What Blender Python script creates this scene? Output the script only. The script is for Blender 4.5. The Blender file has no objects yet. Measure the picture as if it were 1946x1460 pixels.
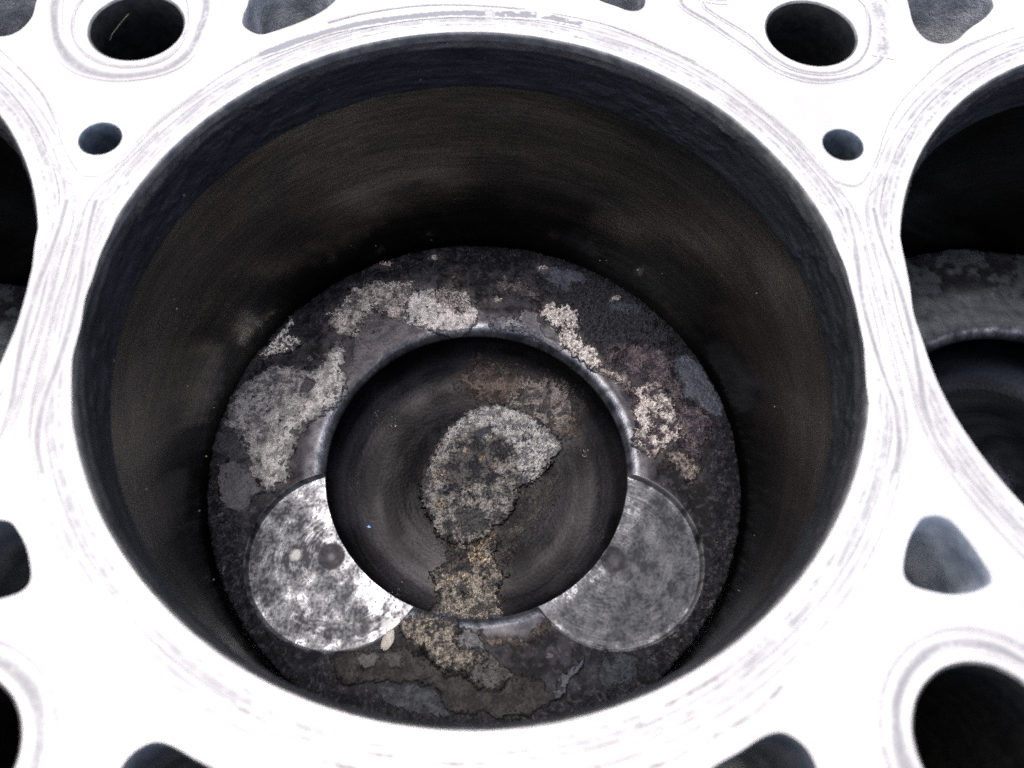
import bpy, math, random
import numpy as np
from mathutils import Matrix, Vector
from mathutils.geometry import delaunay_2d_cdt

# ------------------------------------------------------------------ camera, sky, sun, exposure
MM = 0.001
scene = bpy.context.scene
COL = scene.collection
H = 71.09          # depth of the middle piston crown under the deck, mm
PITCH = 138.79     # distance between bores, mm
cam_data = bpy.data.cameras.new('camera')
cam = bpy.data.objects.new('camera', cam_data)
COL.objects.link(cam)
cam.matrix_world = Matrix(((0.9991962538557612, -0.0022004957942541037, -0.04002504339626483, 0.000144831),
                           (-0.015828694766435503, 0.8956909996911682, -0.44439519067405164, -0.073539847),
                           (0.036827960880347836, 0.4446715539479619, 0.8949362605274749, 0.119966222),
                           (0, 0, 0, 1)))
cam_data.sensor_width = 36
cam_data.lens = 1593.795 / 1946 * 36
cam_data.clip_start = 0.005
cam_data.clip_end = 50
cam_data.dof.use_dof = True
cam_data.dof.focus_distance = 0.212
cam_data.dof.aperture_fstop = 17.0
scene.camera = cam
try: scene.cycles.use_denoising = False
except Exception: pass

SUN_EL, SUN_AZ = math.radians(79), math.radians(325)   # azimuth clockwise from +Y: high, beyond the block and a little left
world = bpy.data.worlds.new('World')
scene.world = world
world.use_nodes = True
wn = world.node_tree.nodes; wl = world.node_tree.links
wn.clear()
sky = wn.new('ShaderNodeTexSky'); sky.sky_type = 'NISHITA'; sky.sun_disc = False
sky.sun_elevation = SUN_EL; sky.sun_rotation = SUN_AZ
sky.air_density = 1.0; sky.dust_density = 6.0; sky.ozone_density = 0.6
bg = wn.new('ShaderNodeBackground'); bg.inputs[1].default_value = 0.14
wo = wn.new('ShaderNodeOutputWorld')
wl.new(sky.outputs[0], bg.inputs[0]); wl.new(bg.outputs[0], wo.inputs[0])
sun_data = bpy.data.lights.new('sun', 'SUN'); sun_data.energy = 0.75; sun_data.angle = math.radians(32)
sun_data.color = (1.0, 0.985, 0.965)
sun = bpy.data.objects.new('sun', sun_data); COL.objects.link(sun)
sd = Vector((math.sin(SUN_AZ) * math.cos(SUN_EL), math.cos(SUN_AZ) * math.cos(SUN_EL), math.sin(SUN_EL)))
sun.rotation_euler = sd.to_track_quat('Z', 'Y').to_euler()
sun.location = sd * 2
vs = scene.view_settings
vs.view_transform = 'Standard'; vs.look = 'None'; vs.gamma = 1.0; vs.exposure = 1.0
try: vs.use_curve_mapping = False
except Exception: pass

# ------------------------------------------------------------------ small helpers
def srgb(r, g, b):
    c = np.array([r, g, b]) / 255.0
    return np.where(c <= 0.04045, c / 12.92, ((c + 0.055) / 1.055) ** 2.4)

def link(o, parent=None):
    COL.objects.link(o)
    if parent is not None: o.parent = parent
    return o

def thing(name, loc, label, cat, group=None):
    o = bpy.data.objects.new(name, None); o.location = [c * MM for c in loc]
    o.empty_display_size = 0.02
    o['label'] = label; o['category'] = cat
    if group: o['group'] = group
    return link(o)

def add_mesh(name, V, F, mat, parent=None, smooth=True, uv=None, colors=None, normals=None, label=None):
    """V in mm (n,3); F (m,k) array or list of tuples"""
    me = bpy.data.meshes.new(name)
    V = np.asarray(V, dtype=np.float64) * MM
    if isinstance(F, np.ndarray):
        k = F.shape[1]; m = F.shape[0]
        me.vertices.add(len(V)); me.vertices.foreach_set('co', V.astype(np.float32).ravel())
        me.loops.add(m * k); me.loops.foreach_set('vertex_index', F.astype(np.int32).ravel())
        me.polygons.add(m)
        me.polygons.foreach_set('loop_start', np.arange(0, m * k, k, dtype=np.int32))
        me.polygons.foreach_set('loop_total', np.full(m, k, dtype=np.int32))
        me.update(calc_edges=True)
    else:
        me.from_pydata([tuple(v) for v in V], [], F); me.update()
    me.polygons.foreach_set('use_smooth', np.full(len(me.polygons), smooth, dtype=bool))
    if uv is not None:
        li = np.empty(len(me.loops), dtype=np.int32); me.loops.foreach_get('vertex_index', li)
        ul = me.uv_layers.new(name='UVMap')
        ul.data.foreach_set('uv', np.asarray(uv, dtype=np.float32)[li].ravel())
    if colors:
        for nm, arr in colors.items():
            a = me.color_attributes.new(name=nm, type='FLOAT_COLOR', domain='POINT')
            a.data.foreach_set('color', arr.astype(np.float32).ravel())
    if normals is not None:
        me.normals_split_custom_set_from_vertices(normals)
    me.materials.append(mat)
    o = bpy.data.objects.new(name, me)
    if label: o['label'] = label
    return link(o, parent)

# ------------------------------------------------------------------ numpy noise
rng = np.random.RandomState(7)
PERM = rng.permutation(256); PERM = np.concatenate([PERM, PERM, PERM])
GA = rng.rand(256) * 2 * np.pi
G2 = np.stack([np.cos(GA), np.sin(GA)], 1)
G3 = rng.normal(size=(256, 3)); G3 /= np.linalg.norm(G3, axis=1)[:, None]
JX = rng.rand(256); JY = rng.rand(256)
def fade(t): return t * t * t * (t * (t * 6 - 15) + 10)
def perlin2(x, y, seed=0):
    x = x + seed * 17.31; y = y - seed * 9.77
    xi = np.floor(x).astype(np.int64); yi = np.floor(y).astype(np.int64)
    xf = x - xi; yf = y - yi; u = fade(xf); v = fade(yf)
    xi &= 255; yi &= 255
    def g(dx, dy):
        h = PERM[PERM[(xi + dx) & 255] + ((yi + dy) & 255)]
        return G2[h, 0] * (xf - dx) + G2[h, 1] * (yf - dy)
    a = g(0, 0); b = g(1, 0); c = g(0, 1); d = g(1, 1)
    return ((a + (b - a) * u) * (1 - v) + (c + (d - c) * u) * v) * 1.5
def fbm2(x, y, sc, octv=4, seed=0, rough=0.5):
    o = 0; a = 1; t = 0
    for i in range(octv):
        o = o + a * perlin2(x / sc * 2 ** i, y / sc * 2 ** i, seed + i * 3.1); t += a; a *= rough
    return o / t * 1.4
def perlin3(x, y, z):
    xi = np.floor(x).astype(np.int64); yi = np.floor(y).astype(np.int64); zi = np.floor(z).astype(np.int64)
    xf = x - xi; yf = y - yi; zf = z - zi; u = fade(xf); v = fade(yf); w = fade(zf)
    def g(dx, dy, dz):
        h = PERM[PERM[PERM[(xi + dx) & 255] + ((yi + dy) & 255)] + ((zi + dz) & 255)]
        return G3[h, 0] * (xf - dx) + G3[h, 1] * (yf - dy) + G3[h, 2] * (zf - dz)
    def L(a, b, t): return a + (b - a) * t
    return L(L(L(g(0,0,0), g(1,0,0), u), L(g(0,1,0), g(1,1,0), u), v), L(L(g(0,0,1), g(1,0,1), u), L(g(0,1,1), g(1,1,1), u), v), w) * 1.5
def fbm3(x, y, z, sc, octv=4, rough=0.5):
    o = 0; a = 1; t = 0
    for i in range(octv):
        f = 2 ** i / sc
        o = o + a * perlin3(x * f + i * 7.3, y * f + 3.1, z * f - i * 4.7); t += a; a *= rough
    return o / t * 1.4
def worley2(x, y, sc, seed=0):
    """distance to the nearest jittered cell point (cells of size sc) and that cell's random value"""
    x = x / sc + seed * 5.3; y = y / sc + seed * 2.9
    xi = np.floor(x).astype(np.int64); yi = np.floor(y).astype(np.int64)
    best = np.full(x.shape, 9.0); val = np.zeros(x.shape)
    for dx in (-1, 0, 1):
        for dy in (-1, 0, 1):
            h = PERM[PERM[(xi + dx) & 255] + ((yi + dy) & 255)]
            d = np.hypot(xi + dx + JX[h] - x, yi + dy + JY[h] - y)
            m = d < best
            best = np.where(m, d, best); val = np.where(m, JX[PERM[h + 11]], val)
    return best, val
def sstep(a, b, x):
    t = np.clip((x - a) / (b - a), 0, 1); return t * t * (3 - 2 * t)
def sdpoly(x, y, P):
    """signed distance to a polygon, negative inside"""
    P = np.asarray(P, float); n = len(P)
    d = np.full(x.shape, 1e9); ins = np.zeros(x.shape, bool)
    for i in range(n):
        a = P[i]; b = P[(i + 1) % n]; e = b - a
        wx = x - a[0]; wy = y - a[1]
        t = np.clip((wx * e[0] + wy * e[1]) / (e @ e + 1e-12), 0, 1)
        d = np.minimum(d, (wx - e[0] * t) ** 2 + (wy - e[1] * t) ** 2)
        c = ((a[1] > y) != (b[1] > y)) & (x < e[0] * (y - a[1]) / (e[1] + 1e-12) + a[0])
        ins ^= c
    d = np.sqrt(d)
    return np.where(ins, -d, d)
def catmull(P, n=8, closed=True):
    P = np.asarray(P, float); m = len(P); out = []
    rngi = range(m) if closed else range(m - 1)
    for i in rngi:
        if closed: p0, p1, p2, p3 = P[(i - 1) % m], P[i], P[(i + 1) % m], P[(i + 2) % m]
        else: p0, p1, p2, p3 = P[max(i - 1, 0)], P[i], P[i + 1], P[min(i + 2, m - 1)]
        for k in range(n):
            t = k / n
            out.append(0.5 * ((2 * p1) + (-p0 + p2) * t + (2 * p0 - 5 * p1 + 4 * p2 - p3) * t * t + (-p0 + 3 * p1 - 3 * p2 + p3) * t ** 3))
    if not closed: out.append(P[-1])
    return np.array(out)

# ------------------------------------------------------------------ materials
class NT:
    def __init__(s, name):
        s.m = bpy.data.materials.new(name); s.m.use_nodes = True
        s.n = s.m.node_tree.nodes; s.l = s.m.node_tree.links; s.n.clear()
        s.out = s.n.new('ShaderNodeOutputMaterial'); s.p = s.n.new('ShaderNodeBsdfPrincipled')
        s.l.new(s.p.outputs[0], s.out.inputs[0])
    def node(s, t, **kw):
        n = s.n.new(t)
        for k, v in kw.items(): setattr(n, k, v)
        return n
    def put(s, sock, v):
        if hasattr(v, 'is_output') or isinstance(v, bpy.types.NodeSocket): s.l.new(v, sock)
        else: sock.default_value = v
    def math(s, op, a, b=0.0, c=None, clamp=False):
        n = s.node('ShaderNodeMath', operation=op, use_clamp=clamp)
        s.put(n.inputs[0], a); s.put(n.inputs[1], b)
        if c is not None: s.put(n.inputs[2], c)
        return n.outputs[0]
    def ramp(s, x, a, b, lo=0.0, hi=1.0):
        n = s.node('ShaderNodeMapRange', interpolation_type='SMOOTHSTEP')
        s.put(n.inputs[0], x); s.put(n.inputs[1], a); s.put(n.inputs[2], b); s.put(n.inputs[3], lo); s.put(n.inputs[4], hi)
        return n.outputs[0]
    def mix(s, f, a, b):
        n = s.node('ShaderNodeMix', data_type='RGBA')
        s.put(n.inputs[0], f)
        s.put(n.inputs[6], a if not isinstance(a, tuple) else (*a, 1)); s.put(n.inputs[7], b if not isinstance(b, tuple) else (*b, 1))
        return n.outputs[2]
    def scale(s, col, f):
        n = s.node('ShaderNodeVectorMath', operation='SCALE'); s.put(n.inputs[0], col); s.put(n.inputs[3], f); return n.outputs[0]
    def pos(s):       # place on the block in mm
        g = s.node('ShaderNodeTexCoord'); v = s.node('ShaderNodeVectorMath', operation='SCALE'); s.l.new(g.outputs['Object'], v.inputs[0]); v.inputs[3].default_value = 1000
        return v.outputs[0]
    def uv(s, sx=1, sy=1):
        g = s.node('ShaderNodeUVMap'); g.uv_map = 'UVMap'
        v = s.node('ShaderNodeVectorMath', operation='MULTIPLY'); s.l.new(g.outputs[0], v.inputs[0]); v.inputs[1].default_value = (sx, sy, 1)
        return v.outputs[0]
    def noise(s, vec, sc, det=4, rough=0.5, dist=0.0):
        n = s.node('ShaderNodeTexNoise'); s.l.new(vec, n.inputs['Vector'])
        n.inputs['Scale'].default_value = sc; n.inputs['Detail'].default_value = det; n.inputs['Roughness'].default_value = rough; n.inputs['Distortion'].default_value = dist
        return n.outputs[0]
    def bump(s, h, dist, strength=1.0):
        n = s.node('ShaderNodeBump'); s.put(n.inputs['Height'], h); n.inputs['Distance'].default_value = dist; s.put(n.inputs['Strength'], strength)
        s.l.new(n.outputs[0], s.p.inputs['Normal']); return n
    def set(s, **kw):
        for k, v in kw.items():
            s.put(s.p.inputs[k.replace('_', ' ')], (*v, 1) if isinstance(v, tuple) and len(v) == 3 else v)

def deck_nodes(t):
    P = t.pos()
    big = t.noise(P, 0.035, 3, 0.55)
    mid = t.noise(P, 0.22, 5, 0.6)
    fine = t.noise(P, 2.2, 3, 0.6)
    col = t.mix(t.ramp(big, 0.38, 0.62), (0.60, 0.60, 0.605), (0.435, 0.43, 0.435))
    col = t.mix(t.ramp(mid, 0.56, 0.72, 0, 0.35), col, (0.37, 0.362, 0.365))
    dots = t.ramp(t.noise(P, 0.9, 2, 0.5), 0.70, 0.76, 0, 0.55)
    col = t.mix(dots, col, (0.30, 0.27, 0.25))
    return P, col, fine

def mat_deck():
    t = NT('machined_deck')
    P, col, fine = deck_nodes(t)
    t.set(Base_Color=col, Metallic=0.15, Roughness=t.ramp(fine, 0.3, 0.7, 0.48, 0.62))
    t.bump(fine, 0.00001, 0.35)
    return t.m

def mat_stain(name, stain, lo, hi, edge=0.75, scl=0.5, sx=0.35, metal=0.15, soft=0.3):
    """gasket print on the deck: deck metal broken by a ragged stain along a strip (uv: x = mm along, y = -1..1 across)"""
    t = NT(name)
    P, col, fine = deck_nodes(t)
    uvs = t.uv(sx, 1.0)
    sep = t.node('ShaderNodeSeparateXYZ'); t.l.new(t.uv(1, 1), sep.inputs[0])
    across = t.math('ABSOLUTE', sep.outputs[1])
    n = t.noise(P, scl, 6, 0.65)
    n2 = t.noise(uvs, 0.6, 3, 0.6)
    patch = t.ramp(t.math('ADD', t.math('MULTIPLY', n, 0.5), t.math('MULTIPLY', n2, 0.5)), lo, hi)
    wob = t.math('ADD', across, t.math('MULTIPLY', t.math('SUBTRACT', t.noise(P, 1.2, 4, 0.6), 0.5), 0.9))
    prof = t.ramp(wob, edge - soft, edge, 1.0, 0.0)
    f = t.math('MULTIPLY', patch, prof)
    t.set(Base_Color=t.mix(f, col, stain), Metallic=metal, Roughness=0.55)
    t.bump(fine, 0.00001, 0.35)
    return t.m

def mat_simple(name, a, b, sc, rough, metal=0.0, bumpd=0.0, bsc=1.0, spec=0.5, lo=0.35, hi=0.65):
    t = NT(name); P = t.pos()
    n = t.noise(P, sc, 5, 0.6)
    t.set(Base_Color=t.mix(t.ramp(n, lo, hi), a, b), Roughness=rough, Metallic=metal)
    t.p.inputs['Specular IOR Level'].default_value = spec
    if bumpd: t.bump(t.noise(P, bsc, 5, 0.65), bumpd)
    return t.m

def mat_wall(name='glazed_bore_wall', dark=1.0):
    t = NT(name)
    u = t.uv(0.012, 0.11); u2 = t.uv(0.10, 1.4); u3 = t.uv(0.035, 0.05)
    a = t.noise(u, 1.0, 5, 0.6); b = t.noise(u2, 1.0, 4, 0.6); c = t.noise(u3, 1.0, 4, 0.6)
    col = t.mix(t.ramp(a, 0.35, 0.65), (0.060, 0.057, 0.048), (0.102, 0.094, 0.082))
    col = t.mix(t.ramp(c, 0.45, 0.7, 0, 0.7), col, (0.045, 0.047, 0.050))
    col = t.scale(col, t.ramp(b, 0.3, 0.7, 0.75, 1.25))
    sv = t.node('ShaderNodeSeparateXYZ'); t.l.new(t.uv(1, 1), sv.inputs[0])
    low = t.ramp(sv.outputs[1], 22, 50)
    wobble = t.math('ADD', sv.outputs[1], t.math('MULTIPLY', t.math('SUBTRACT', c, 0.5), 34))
    refl = t.math('ADD', t.math('MULTIPLY', t.ramp(sv.outputs[0], 150, 172), t.ramp(sv.outputs[0], 186, 215, 1, 0)), t.math('MULTIPLY', t.ramp(sv.outputs[0], 25, 45), t.math('MULTIPLY', t.ramp(sv.outputs[0], 60, 80, 1, 0), 0.7)))  # two windows where the crown's reflection in the wall is painted
    soot_shade = t.math('MULTIPLY', t.ramp(wobble, 10, 50), t.math('SUBTRACT', 1.0, refl), clamp=True)  # shade near the piston painted into the colour, left out of the windows
    col = t.scale(col, t.math('SUBTRACT', 1.12 * dark, t.math('MULTIPLY', soot_shade, 0.66 * dark)))
    col = t.scale(col, t.math('ADD', 1.0, t.math('MULTIPLY', t.math('MULTIPLY', low, refl), 2.2)))  # painted reflection: windows paler low on the wall
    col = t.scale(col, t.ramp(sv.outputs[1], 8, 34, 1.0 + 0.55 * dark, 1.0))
    rust = t.math('MULTIPLY', t.ramp(sv.outputs[1], 0.4, 2.5, 1, 0), t.ramp(c, 0.5, 0.66))
    col = t.mix(t.math('MULTIPLY', rust, 0.7), col, (0.10, 0.055, 0.030))
    t.set(Base_Color=col, Metallic=0.9, Roughness=t.math('SUBTRACT', t.ramp(c, 0.3, 0.7, 0.17, 0.32), t.math('MULTIPLY', low, 0.07)))
    # honing cross-hatch
    cr = t.node('ShaderNodeVectorRotate'); cr.rotation_type = 'Z_AXIS'; cr.inputs['Angle'].default_value = 0.5; t.l.new(t.uv(1, 1), cr.inputs[0])
    m = t.node('ShaderNodeVectorMath', operation='MULTIPLY'); t.l.new(cr.outputs[0], m.inputs[0]); m.inputs[1].default_value = (0.05, 5, 1)
    t.bump(t.math('ADD', t.noise(m.outputs[0], 1, 3, 0.6), t.math('MULTIPLY', b, 0.6)), 0.00002, 0.3)
    return t.m

def mat_band():
    t = NT('crusted_carbon')
    P = t.pos(); uv = t.uv(0.10, 0.9)
    n = t.noise(uv, 1.0, 6, 0.65)
    col = t.mix(t.ramp(n, 0.35, 0.7), (0.012, 0.013, 0.016), (0.036, 0.038, 0.044))
    sp = t.ramp(t.noise(P, 1.1, 2, 0.5), 0.75, 0.79)
    col = t.mix(t.math('MULTIPLY', sp, 0.6), col, (0.25, 0.24, 0.2))
    t.set(Base_Color=col, Roughness=0.66, Metallic=0.0)
    t.p.inputs['Specular IOR Level'].default_value = 0.22
    t.bump(t.noise(P, 1.3, 7, 0.76), 0.00055, 1.0)
    return t.m

def mat_crown():
    """sooty base colour (Col) under deposits (Over, its alpha the ragged extent); metal / roughness / grain in Surf, bright grit in Surf alpha"""
    t = NT('sooted_piston_crown')
    A = t.node('ShaderNodeAttribute', attribute_name='Col'); B = t.node('ShaderNodeAttribute', attribute_name='Surf'); O = t.node('ShaderNodeAttribute', attribute_name='Over')
    s = t.node('ShaderNodeSeparateColor'); t.l.new(B.outputs['Color'], s.inputs[0])
    P = t.pos()
    f1 = t.noise(P, 2.4, 5, 0.72); f2 = t.noise(P, 1.4, 2, 0.6); f3 = t.noise(P, 0.9, 5, 0.68)
    edge = t.math('ADD', O.outputs['Alpha'], t.math('MULTIPLY', t.math('SUBTRACT', f3, 0.5), 1.35))
    f4 = t.noise(P, 0.38, 5, 0.62)
    edge = t.math('ADD', edge, t.math('MULTIPLY', t.math('SUBTRACT', f4, 0.5), 0.9))
    edge = t.math('MULTIPLY', edge, t.ramp(O.outputs['Alpha'], 0.0, 0.12))
    edge = t.math('ADD', edge, t.math('MULTIPLY', t.math('SUBTRACT', f1, 0.5), 0.45))
    f = t.ramp(edge, 0.41, 0.60)
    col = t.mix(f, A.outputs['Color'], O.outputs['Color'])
    # shade of a thin undercut and lit broken lip, both painted, where a deposit ends
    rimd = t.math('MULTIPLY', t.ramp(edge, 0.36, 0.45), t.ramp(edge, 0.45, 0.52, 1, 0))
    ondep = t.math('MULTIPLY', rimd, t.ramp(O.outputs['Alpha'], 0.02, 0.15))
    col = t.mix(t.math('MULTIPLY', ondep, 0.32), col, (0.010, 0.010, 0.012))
    lipb = t.math('MULTIPLY', t.ramp(edge, 0.52, 0.57), t.ramp(edge, 0.57, 0.68, 1, 0))
    grain = s.outputs[2]
    col = t.scale(col, t.math('ADD', 1.0, t.math('MULTIPLY', t.math('MULTIPLY', lipb, 0.45), t.ramp(f4, 0.42, 0.58))))
    k = t.math('ADD', 1.0, t.math('MULTIPLY', grain, t.ramp(f1, 0.36, 0.64, -0.66, 0.48)))
    k = t.math('MAXIMUM', k, 0.15)
    col = t.scale(col, k)
    grit = t.math('MULTIPLY', t.ramp(f1, 0.57, 0.62), t.math('GREATER_THAN', B.outputs['Alpha'], t.math('MULTIPLY', f2, 1.35)))
    col = t.mix(t.math('MULTIPLY', grit, 0.75), col, (0.55, 0.52, 0.51))
    t.set(Base_Color=col, Metallic=s.outputs[0], Roughness=s.outputs[1])
    t.p.inputs['Specular IOR Level'].default_value = 0.13
    hgt = t.math('ADD', t.math('MULTIPLY', f1, 0.6), t.math('MULTIPLY', t.math('MULTIPLY', f, 0.8), t.ramp(grain, 0.1, 0.4)))
    t.bump(hgt, 0.00032, t.math('ADD', 0.05, t.math('MULTIPLY', grain, 0.95), clamp=True))
    return t.m

# ------------------------------------------------------------------ outlines of the deposits, mm from the bore axis
CROWN={
 'tan_mass':[ (-39.7,42.0),(-37.2,43.8),(-35.1,46.1),(-33.4,49.8),(-27.7,51.7),(-22.6,52.7),(-17.5,52.0),(-15.1,50.4),(-18.1,48.1),(-19.9,43.1),(-20.5,40.4),(-23.6,41.2),(-27.1,42.6),(-29.7,40.8),(-30.3,37.6),(-30.5,35.0),(-32.7,34.6),(-34.3,35.9),(-37.0,36.7),(-39.0,38.5) ],
 'pear':[ (-20.2,43.1),(-19.6,45.8),(-17.4,48.1),(-14.3,49.7),(-10.4,49.5),(-6.5,50.0),(-3.3,49.1),(-1.3,45.9),(0.2,42.3),(-0.5,39.1),(-3.2,36.9),(-7.0,36.0),(-10.8,36.4),(-15.4,37.7),(-19.3,39.9) ],
 'pear_dark':[ (-13.5,48.1),(-10.4,49.5),(-6.5,50.0),(-2.9,48.7),(-1.3,45.0),(-2.5,42.3),(-5.6,41.8),(-7.9,44.0),(-11.0,44.9) ],
 'purple':[ (-29.7,40.3),(-27.1,42.1),(-23.2,40.8),(-19.3,39.5),(-11.6,36.0),(-17.2,33.3),(-24.5,28.2),(-29.6,21.9),(-32.6,16.5),(-33.5,19.0),(-32.2,27.3),(-32.3,33.3) ],
 'left_mass':[ (-39.0,27.5),(-36.5,33.7),(-34.5,33.4),(-33.5,19.8),(-35.2,16.1),(-37.6,13.9),(-40.0,11.1),(-43.0,8.9),(-44.4,4.1),(-45.3,-0.0),(-45.4,-4.7),(-48.9,-6.9),(-50.1,-7.3),(-53.3,-3.3),(-54.0,0.0),(-55.6,2.7),(-57.8,5.5),(-59.3,8.9),(-62.2,9.4),(-61.7,12.5),(-61.2,16.8),(-59.7,20.4),(-56.8,23.4),(-51.8,25.7),(-46.5,25.7),(-42.4,24.2) ],
 'left_light':[ (-37.5,28.7),(-35.1,32.6),(-33.5,19.8),(-35.2,16.1),(-40.1,12.5),(-44.2,8.2),(-45.8,2.7),(-45.4,-4.7),(-49.3,-6.7),(-52.9,-3.3),(-51.8,2.7),(-49.8,6.9),(-51.5,11.1),(-48.1,15.4),(-41.8,16.8),(-41.0,22.7) ],
 'left_hole':[ (-42.9,23.1),(-41.0,21.4),(-41.2,20.2),(-43.2,18.6),(-44.3,18.6),(-44.2,20.6) ],
 'white_lump':[ (-56.4,28.2),(-55.1,31.0),(-51.5,34.9),(-48.9,39.9),(-48.3,37.7),(-49.5,34.9),(-46.0,34.1),(-45.6,32.6),(-47.3,30.5),(-49.6,29.5),(-52.8,28.7) ],
 'crust':[ (15.8,43.3),(19.4,45.1),(20.9,43.8),(24.1,44.7),(26.4,42.5),(26.6,39.8),(25.3,37.1),(27.8,33.6),(30.1,32.3),(31.0,29.7),(32.4,26.2),(30.0,25.4),(27.9,27.1),(24.9,29.6),(22.0,32.7),(20.7,36.6),(17.7,40.6) ],
 'crust_tail':[ (31.2,26.7),(36.8,24.6),(39.2,22.0),(40.9,20.0),(39.0,18.7),(36.5,20.4),(33.7,23.3),(30.8,25.0) ],
 'right_lumps':[ (38.9,17.9),(40.9,20.0),(44.6,22.5),(46.7,20.8),(49.0,17.9),(49.5,15.0),(50.5,11.0),(51.0,8.2),(50.4,6.2),(47.6,4.3),(44.6,3.1),(43.0,1.2),(40.9,2.4),(38.2,4.7),(39.5,11.0) ],
 'right_small':[ (46.0,2.0),(48.6,3.2),(51.4,2.0),(53.9,-1.1),(53.2,-4.1),(51.6,-6.3),(50.3,-5.2),(49.5,-2.2),(47.1,-1.4),(45.4,-0.3) ],
 'right_purple':[ (32.7,31.8),(42.1,33.6),(51.0,30.2),(50.7,23.3),(52.7,17.1),(58.8,12.2),(58.2,7.0),(53.8,0.8),(49.7,3.1),(49.5,15.0),(44.6,22.5),(37.6,25.4),(33.2,27.5) ],
 'granules':[ (15.8,54.4),(23.6,51.2),(31.7,54.1),(45.0,44.4),(51.9,35.4),(51.0,29.7),(42.1,33.6),(34.0,27.5),(28.6,34.4),(24.8,43.4),(18.0,47.9) ],
 'blue_right':[ (50.9,29.3),(55.5,29.3),(58.5,25.0),(61.4,17.5),(62.2,12.6),(59.6,12.2),(55.5,15.5),(52.7,17.1),(50.7,23.3) ],
 'blue_top':[ (15.5,57.3),(24.7,56.9),(30.1,53.1),(28.8,51.2),(25.2,51.7),(24.3,48.9),(22.0,49.8),(16.6,54.9) ],
 'blue_mid':[ (34.0,45.7),(43.0,44.4),(43.9,41.7),(38.9,42.1),(35.0,43.0) ],
 'top_smear':[ (5.4,54.8),(13.0,53.5),(16.4,48.8),(17.1,45.1),(13.2,46.5),(7.7,47.8),(3.8,49.6) ],
 'lip_scale':[ (2.6,40.1),(6.1,41.0),(10.0,40.6),(12.2,37.9),(14.5,36.1),(17.5,34.4),(13.3,36.1),(9.1,37.0),(3.8,37.8) ],
 'lip_smooth':[ (11.6,43.7),(14.7,42.8),(16.2,40.6),(16.4,37.0),(19.0,34.4),(22.8,31.8),(20.8,31.3),(16.0,34.4),(12.6,37.0),(11.1,39.7) ],
 'flake_left':[ (-61.9,-0.9),(-58.6,0.6),(-55.1,-0.1),(-53.0,-3.1),(-50.4,-7.1),(-53.3,-9.3),(-54.3,-11.8),(-58.1,-11.1),(-60.8,-8.6) ],
 'flake_left2':[ (-64.5,8.2),(-58.9,7.9),(-56.1,5.5),(-55.9,1.4),(-58.6,0.6),(-63.5,3.3) ],
 'bottom_gold':[ (-17.2,-36.8),(-10.7,-36.1),(-4.9,-37.9),(-4.1,-40.4),(-4.8,-42.1),(-3.4,-44.2),(1.6,-43.6),(2.0,-46.3),(-1.9,-48.0),(1.2,-52.0),(-0.5,-51.3),(-2.6,-49.0),(-6.9,-47.9),(-7.5,-48.3),(-10.4,-46.2),(-12.6,-43.4),(-15.5,-41.3),(-17.4,-39.2) ],
 'bottom_grey':[ (-4.1,-39.7),(-1.6,-39.4),(1.6,-42.6),(2.3,-45.0),(1.2,-46.7),(-1.9,-46.3),(-3.4,-44.2),(-4.8,-42.5) ],
 'brown_arc':[ (0.2,-40.1),(3.8,-41.2),(10.9,-41.3),(15.4,-37.8),(16.1,-38.8),(12.7,-42.3),(7.3,-43.1),(2.3,-42.6) ],
 'plate_a':[ (-31.6,-45.0),(-24.6,-43.7),(-15.5,-43.4),(-10.4,-46.5),(-3.3,-49.3),(3.7,-52.7),(8.3,-49.4),(14.2,-50.8),(17.0,-53.5),(11.6,-57.0),(4.0,-57.9),(0.5,-56.1),(-2.2,-57.0),(-4.6,-56.5),(-7.1,-54.5),(-8.9,-51.2),(-15.5,-50.3),(-20.7,-50.3),(-27.0,-50.7),(-29.4,-50.3) ],
 'plate_c':[ (-7.5,-49.3),(-3.3,-49.3),(0.2,-52.0),(4.7,-52.4),(7.9,-49.4),(3.7,-45.3),(2.0,-43.6),(-3.4,-44.6) ],
 'plate_r':[ (16.6,-53.5),(17.8,-50.2),(20.0,-48.6),(23.7,-45.5),(22.9,-47.6),(21.0,-49.6),(19.8,-51.6),(17.6,-53.9) ],
 'plate_rr':[ (27.3,-45.6),(32.4,-44.6),(35.5,-46.3),(33.7,-51.1),(27.5,-53.0),(26.3,-49.6) ],
 'blob_l':[ (-25.9,-45.7),(-24.6,-44.3),(-22.1,-44.0),(-21.0,-45.4),(-22.7,-47.1),(-24.7,-47.6) ],
 'blob_l2':[ (-20.3,-44.7),(-17.5,-44.1),(-16.1,-45.5),(-16.7,-47.5),(-19.1,-47.5) ],
 'plate_ll':[ (-20.7,-51.1),(-12.0,-50.9),(-8.9,-52.2),(-7.1,-55.2),(-5.0,-56.8),(-10.1,-56.8),(-17.0,-55.4),(-20.6,-53.7) ],
}
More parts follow.
